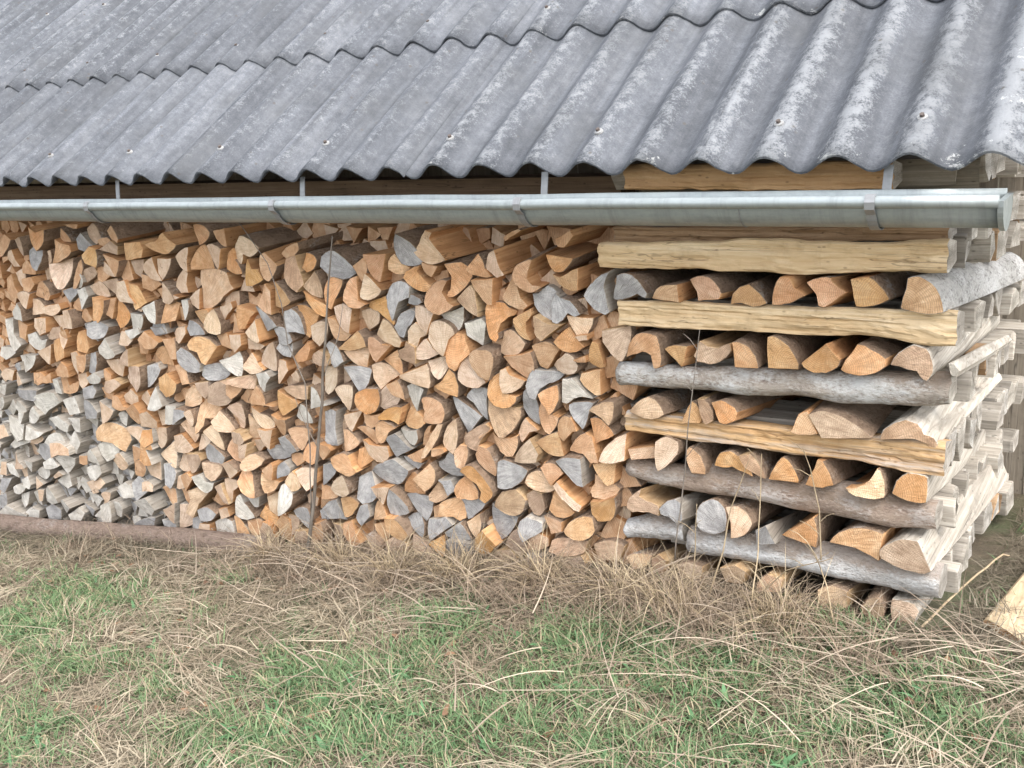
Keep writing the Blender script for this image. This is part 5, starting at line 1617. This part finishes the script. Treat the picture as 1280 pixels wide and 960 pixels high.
# ------------------------------------------------------------------ grass, straw, dry stalks
def ribbons(name, base, dirv, length, width, curve, tint, m_, segs=4, flop=None, seed=0):
    """many blades as one mesh: base (n,3), horizontal direction (n,2), length, width, lift angle profile"""
    r_ = np.random.default_rng(seed)
    n = len(base)
    S = segs
    t = np.linspace(0, 1, S+1)[None, :]
    ang0, ang1 = curve                                                # elevation at the root and at the tip
    el = ang0[:, None] + (ang1-ang0)[:, None]*t
    ds = (length/S)[:, None]
    h = np.cumsum(np.concatenate([np.zeros((n, 1)), (np.cos(el)*ds)[:, :-1]], 1), 1)
    z = np.cumsum(np.concatenate([np.zeros((n, 1)), (np.sin(el)*ds)[:, :-1]], 1), 1)
    yaw = np.arctan2(dirv[:, 1], dirv[:, 0])[:, None] + r_.normal(0, .35, (n, 1))*t
    dh = np.diff(h, axis=1, prepend=0)
    px = base[:, 0:1] + np.cumsum(dh*np.cos(yaw), 1)
    py = base[:, 1:2] + np.cumsum(dh*np.sin(yaw), 1)
    pz = base[:, 2:3] + z
    wd = width[:, None]*np.clip(1.05 - t**1.6, .08, 1)*.5
    sa = r_.uniform(-.6, .6, (n, 1))
    sx, sy, sz = -np.sin(yaw)*wd*np.cos(sa), np.cos(yaw)*wd*np.cos(sa), wd*np.sin(sa)
    v = np.empty((n, S+1, 2, 3), np.float32)
    v[:, :, 0] = np.stack([px-sx, py-sy, pz-sz], -1)
    v[:, :, 1] = np.stack([px+sx, py+sy, pz+sz], -1)
    idx = np.arange(n*(S+1)*2).reshape(n, S+1, 2)
    q = np.stack([idx[:, :-1, 0], idx[:, :-1, 1], idx[:, 1:, 1], idx[:, 1:, 0]], -1).reshape(-1, 4)
    me = bpy.data.meshes.new(name)
    me.vertices.add(v.size//3); me.vertices.foreach_set('co', v.ravel())
    me.loops.add(q.size); me.loops.foreach_set('vertex_index', q.ravel().astype(np.int32))
    me.polygons.add(len(q)); me.polygons.foreach_set('loop_start', np.arange(0, q.size, 4, dtype=np.int32))
    me.update(calc_edges=True)
    me.polygons.foreach_set('use_smooth', np.ones(len(q), bool))
    at = me.color_attributes.new('tint', 'FLOAT_COLOR', 'POINT')
    cc = np.ones((n, S+1, 2, 4), np.float32)
    cc[..., :3] = tint[:, None, None, :]
    at.data.foreach_set('color', cc.ravel())
    me.materials.append(m_)
    o = bpy.data.objects.new(name, me); col.objects.link(o)
    return o


def zz(X, Y):
    return np.array([gz(float(a), float(b)) for a, b in zip(X, Y)])


def clumps(n, per, spread, x0, x1, y0, y1, seed, dens=None):
    r_ = np.random.default_rng(seed)
    cx, cy = r_.uniform(x0, x1, n), r_.uniform(y0, y1, n)
    if dens is not None:
        keep = r_.uniform(0, 1, n) < dens(cx, cy)
        cx, cy = cx[keep], cy[keep]
    k = len(cx)
    X = np.repeat(cx, per) + r_.normal(0, spread, k*per)
    Y = np.repeat(cy, per) + r_.normal(0, spread, k*per)
    th = np.repeat(r_.uniform(0, 2*np.pi, k), per)
    cid = np.repeat(np.arange(k), per)
    return X, Y, th, cid, k


def green_density(X, Y):
    d = np.zeros_like(X)
    for cx, cy, ax_, ay_, bx_, by_ in GREEN:
        det = ax_*by_ - ay_*bx_
        u = ((X-cx)*by_ - (Y-cy)*bx_)/det; w_ = (ax_*(Y-cy) - ay_*(X-cx))/det
        d = np.maximum(d, np.exp(-.9*(u*u+w_*w_)))
    nz = np.array([mnoise.noise(Vector((a*4.5, b*4.5, 2))) for a, b in zip(X, Y)])
    return np.clip(d*1.5 - .02 + .4*nz, .02, 1)


XR = (-.9, 4.75); YR = (-1.75, 1.5)
def front(X, Y): return (Y < .10 - .02*np.sin(X*9)) | ((X > 3.84) & (X < 4.6))
# green grass
X, Y, th, cid, k = clumps(30000, 13, .018, *XR, *YR, 5, green_density)
ok = front(X, Y); X, Y, th, cid = X[ok], Y[ok], th[ok], cid[ok]
r_ = np.random.default_rng(1); n = len(X)
B = np.stack([X, Y, zz(X, Y)-.004], 1)
d_ = th + r_.normal(0, .9, n)
tone = r_.uniform(0, 1, n); ct = np.random.default_rng(2).uniform(0, 1, k)[cid]
tint = np.stack([.052+.085*tone+.055*ct, .120+.105*tone+.05*ct, .046+.055*tone+.03*ct], 1)
dead = r_.uniform(0, 1, n) < .17
tint[dead] = np.stack([.28+.12*tone[dead], .24+.10*tone[dead], .14+.08*tone[dead]], 1)
Ln = r_.uniform(.018, .062, n)*(1+.5*(ct > .8))
tag(ribbons('grass', B, np.stack([np.cos(d_), np.sin(d_)], 1), Ln, r_.uniform(.0022, .0052, n), (r_.uniform(.6, 1.4, n), r_.uniform(-.7, .7, n)), tint, M['grass'], 4, seed=3),
    'short green grass growing in patches before the woodpile', 'grass', kind='stuff')
# flattened straw: fine litter below, bolder pale strands in bundles above
def straw_density(X, Y): return np.clip(1.05 - .80*green_density(X, Y), .15, 1)


def straw_set(name, nc, per, spread, seed, sig, ln, wd, lo, hi, curve, lift, label, dens):
    X, Y, th, cid, k = clumps(nc, per, spread, *XR, *YR, seed, dens)
    ok = front(X, Y); X, Y, th, cid = X[ok], Y[ok], th[ok], cid[ok]
    r_ = np.random.default_rng(seed+1); n = len(X)
    B = np.stack([X, Y, zz(X, Y) + r_.uniform(-.002, lift, n)], 1)
    d_ = th + r_.normal(0, sig, n)
    tone = r_.uniform(0, 1, n); ct = np.random.default_rng(seed+2).uniform(0, 1, k)[cid]
    f_ = (.5*tone+.5*ct)[:, None]
    near = np.clip((Y+.28)/.3, 0, 1)[:, None]*.8                     # darker brown litter close to the stack
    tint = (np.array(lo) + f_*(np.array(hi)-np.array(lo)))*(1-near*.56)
    tag(ribbons(name, B, np.stack([np.cos(d_), np.sin(d_)], 1), r_.uniform(*ln, n), r_.uniform(*wd, n), (r_.uniform(curve[0], curve[1], n), r_.uniform(curve[2], curve[3], n)), tint, M['straw'], 4, seed=seed+3),
        label, 'dry grass', kind='stuff')


straw_set('straw_litter', 15000, 11, .04, 8, .8, (.03, .11), (.0012, .0030), (.13, .10, .068), (.36, .30, .215), (-.1, .45, -.6, .2), .014, 'fine brown straw litter covering the ground before the woodpile', straw_density)
straw_set('dry_grass', 1500, 20, .05, 58, .38, (.05, .17), (.0016, .0038), (.20, .16, .105), (.43, .375, .28), (.0, .6, -.7, .1), .035, 'bundles of pale dry grass lying over the ground before the woodpile', lambda X, Y: np.clip(.95 - .85*green_density(X, Y), .08, 1))
# upright and arching dry tufts, thickest at the foot of the stack
def tuft_density(X, Y):
    return np.clip(np.exp(-((Y+.05)/.15)**2)*np.clip((X-1.1)/.5, .12, 1)*np.clip((3.72-X)/.15, 0, 1) + .03, 0, 1)*(.45+.55*(np.sin(X*7.3+1)*np.sin(X*3.1+.4) > -.15))*(1+.8*(X > 2.8))
X, Y, th, cid, k = clumps(6500, 12, .022, .0, 4.4, -1.3, .09, 12, tuft_density)
r_ = np.random.default_rng(13); n = len(X)
B = np.stack([X, Y, zz(X, Y)], 1)
d_ = r_.uniform(0, 6.28, n)
tone = r_.uniform(0, 1, n)[:, None]; ct = np.random.default_rng(14).uniform(0, 1, k)[cid][:, None]
tint = np.array([.13, .09, .062]) + (.6*ct+.4*tone)*np.array([.25, .21, .155])
tag(ribbons('dry_stalks', B, np.stack([np.cos(d_), np.sin(d_)], 1), r_.uniform(.06, .25, n)*(.5+.7*ct[:, 0]), r_.uniform(.0012, .0028, n), (r_.uniform(.1, 1.35, n), r_.uniform(-1.0, .4, n)), tint, M['straw'], 6, seed=15),
    'tangle of dry stalks and brown weeds along the foot of the woodpile', 'dry stalks', kind='stuff')
# fountain-like tufts of dead grass at the foot of the stack
TUFTS = [(1.30, -.02, 'small dead grass tuft beside the bare sapling'), (1.72, -.05, 'dead grass tuft right of the bare sapling'), (2.02, -.08, 'broad dead grass tuft below the middle of the stack'), (2.28, -.06, 'leaning dead grass tuft left of the crib'),
         (2.62, -.05, 'dead grass tuft just left of the crib foot'), (2.93, -.06, 'yellow dead grass tuft at the left crib foot'), (3.10, -.10, 'tall yellow dead grass tuft before the silver rail'), (3.42, -.06, 'dead grass tuft before the right half of the silver rail')]
for i, (tx, ty, lab) in enumerate(TUFTS):
    r_ = np.random.default_rng(70+i); n = 150
    X = tx + r_.normal(0, .035, n); Y = ty + r_.normal(0, .022, n)
    B = np.stack([X, Y, zz(X, Y)], 1); d_ = r_.uniform(0, 6.28, n); tone = r_.uniform(0, 1, n)[:, None]
    tint = np.array([.20, .15, .09]) + tone*np.array([.34, .29, .20])
    tag(ribbons('grass_tuft', B, np.stack([np.cos(d_), np.sin(d_)], 1), r_.uniform(.10, .30, n), r_.uniform(.0014, .0034, n), (r_.uniform(.7, 1.5, n), r_.uniform(-1.3, .5, n)), tint, M['straw'], 7, seed=90+i),
        lab, 'grass tuft', 'dead grass tufts at the foot of the stack')
# long fallen stems, brambles and a few broad weed leaves
X, Y, th, cid, k = clumps(380, 5, .05, .9, 4.2, -.9, .07, 31, lambda X, Y: np.clip(np.exp(-((Y+.02)/.22)**2) + .12, 0, 1))
r_ = np.random.default_rng(32); n = len(X)
B = np.stack([X, Y, zz(X, Y) + r_.uniform(0, .06, n)], 1)
d_ = np.where(r_.uniform(0, 1, n) < .6, r_.choice([0, np.pi], n) + r_.normal(0, .5, n), r_.uniform(0, 6.28, n))
tone = r_.uniform(0, 1, n)[:, None]
tint = np.array([.15, .11, .08]) + tone*np.array([.32, .28, .22])
tag(ribbons('fallen_stems', B, np.stack([np.cos(d_), np.sin(d_)], 1), r_.uniform(.15, .42, n), r_.uniform(.0018, .0042, n), (r_.uniform(-.05, .55, n), r_.uniform(-.6, .2, n)), tint, M['straw'], 7, seed=33),
    'long fallen weed stems lying before the woodpile', 'dry stems', kind='stuff')
X, Y, th, cid, k = clumps(420, 6, .012, *XR, -1.6, -.05, 41, green_density)
r_ = np.random.default_rng(42); n = len(X)
B = np.stack([X, Y, zz(X, Y)], 1); d_ = r_.uniform(0, 6.28, n); tone = r_.uniform(0, 1, n)[:, None]
tint = np.array([.06, .15, .06]) + tone*np.array([.07, .10, .06])
tag(ribbons('broad_weeds', B, np.stack([np.cos(d_), np.sin(d_)], 1), r_.uniform(.025, .06, n), r_.uniform(.008, .017, n), (r_.uniform(.4, 1.2, n), r_.uniform(-.5, .3, n)), tint, M['grass'], 5, seed=43),
    'low broad leaved green weeds among the grass', 'weeds', kind='stuff')
# fallen leaves and bark crumbs
r_ = np.random.default_rng(21); n = 500
X = r_.uniform(.2, 4.3, n); Y = r_.uniform(-1.2, .1, n)
ok = r_.uniform(0, 1, n) < np.clip(.25 + np.exp(-((Y)/.2)**2), 0, 1); X, Y = X[ok], Y[ok]; n = len(X)
B = np.stack([X, Y, zz(X, Y)+.012], 1); d_ = r_.uniform(0, 6.28, n)
tone = r_.uniform(0, 1, n)[:, None]
tint = np.array([.12, .06, .035]) + tone*np.array([.20, .13, .08])
tag(ribbons('fallen_leaves', B, np.stack([np.cos(d_), np.sin(d_)], 1), r_.uniform(.018, .04, n), r_.uniform(.012, .024, n), (r_.uniform(-.1, .5, n), r_.uniform(-.5, .3, n)), tint, M['straw'], 3, seed=22),
    'brown fallen leaves and bark crumbs among the straw', 'fallen leaves', kind='stuff')
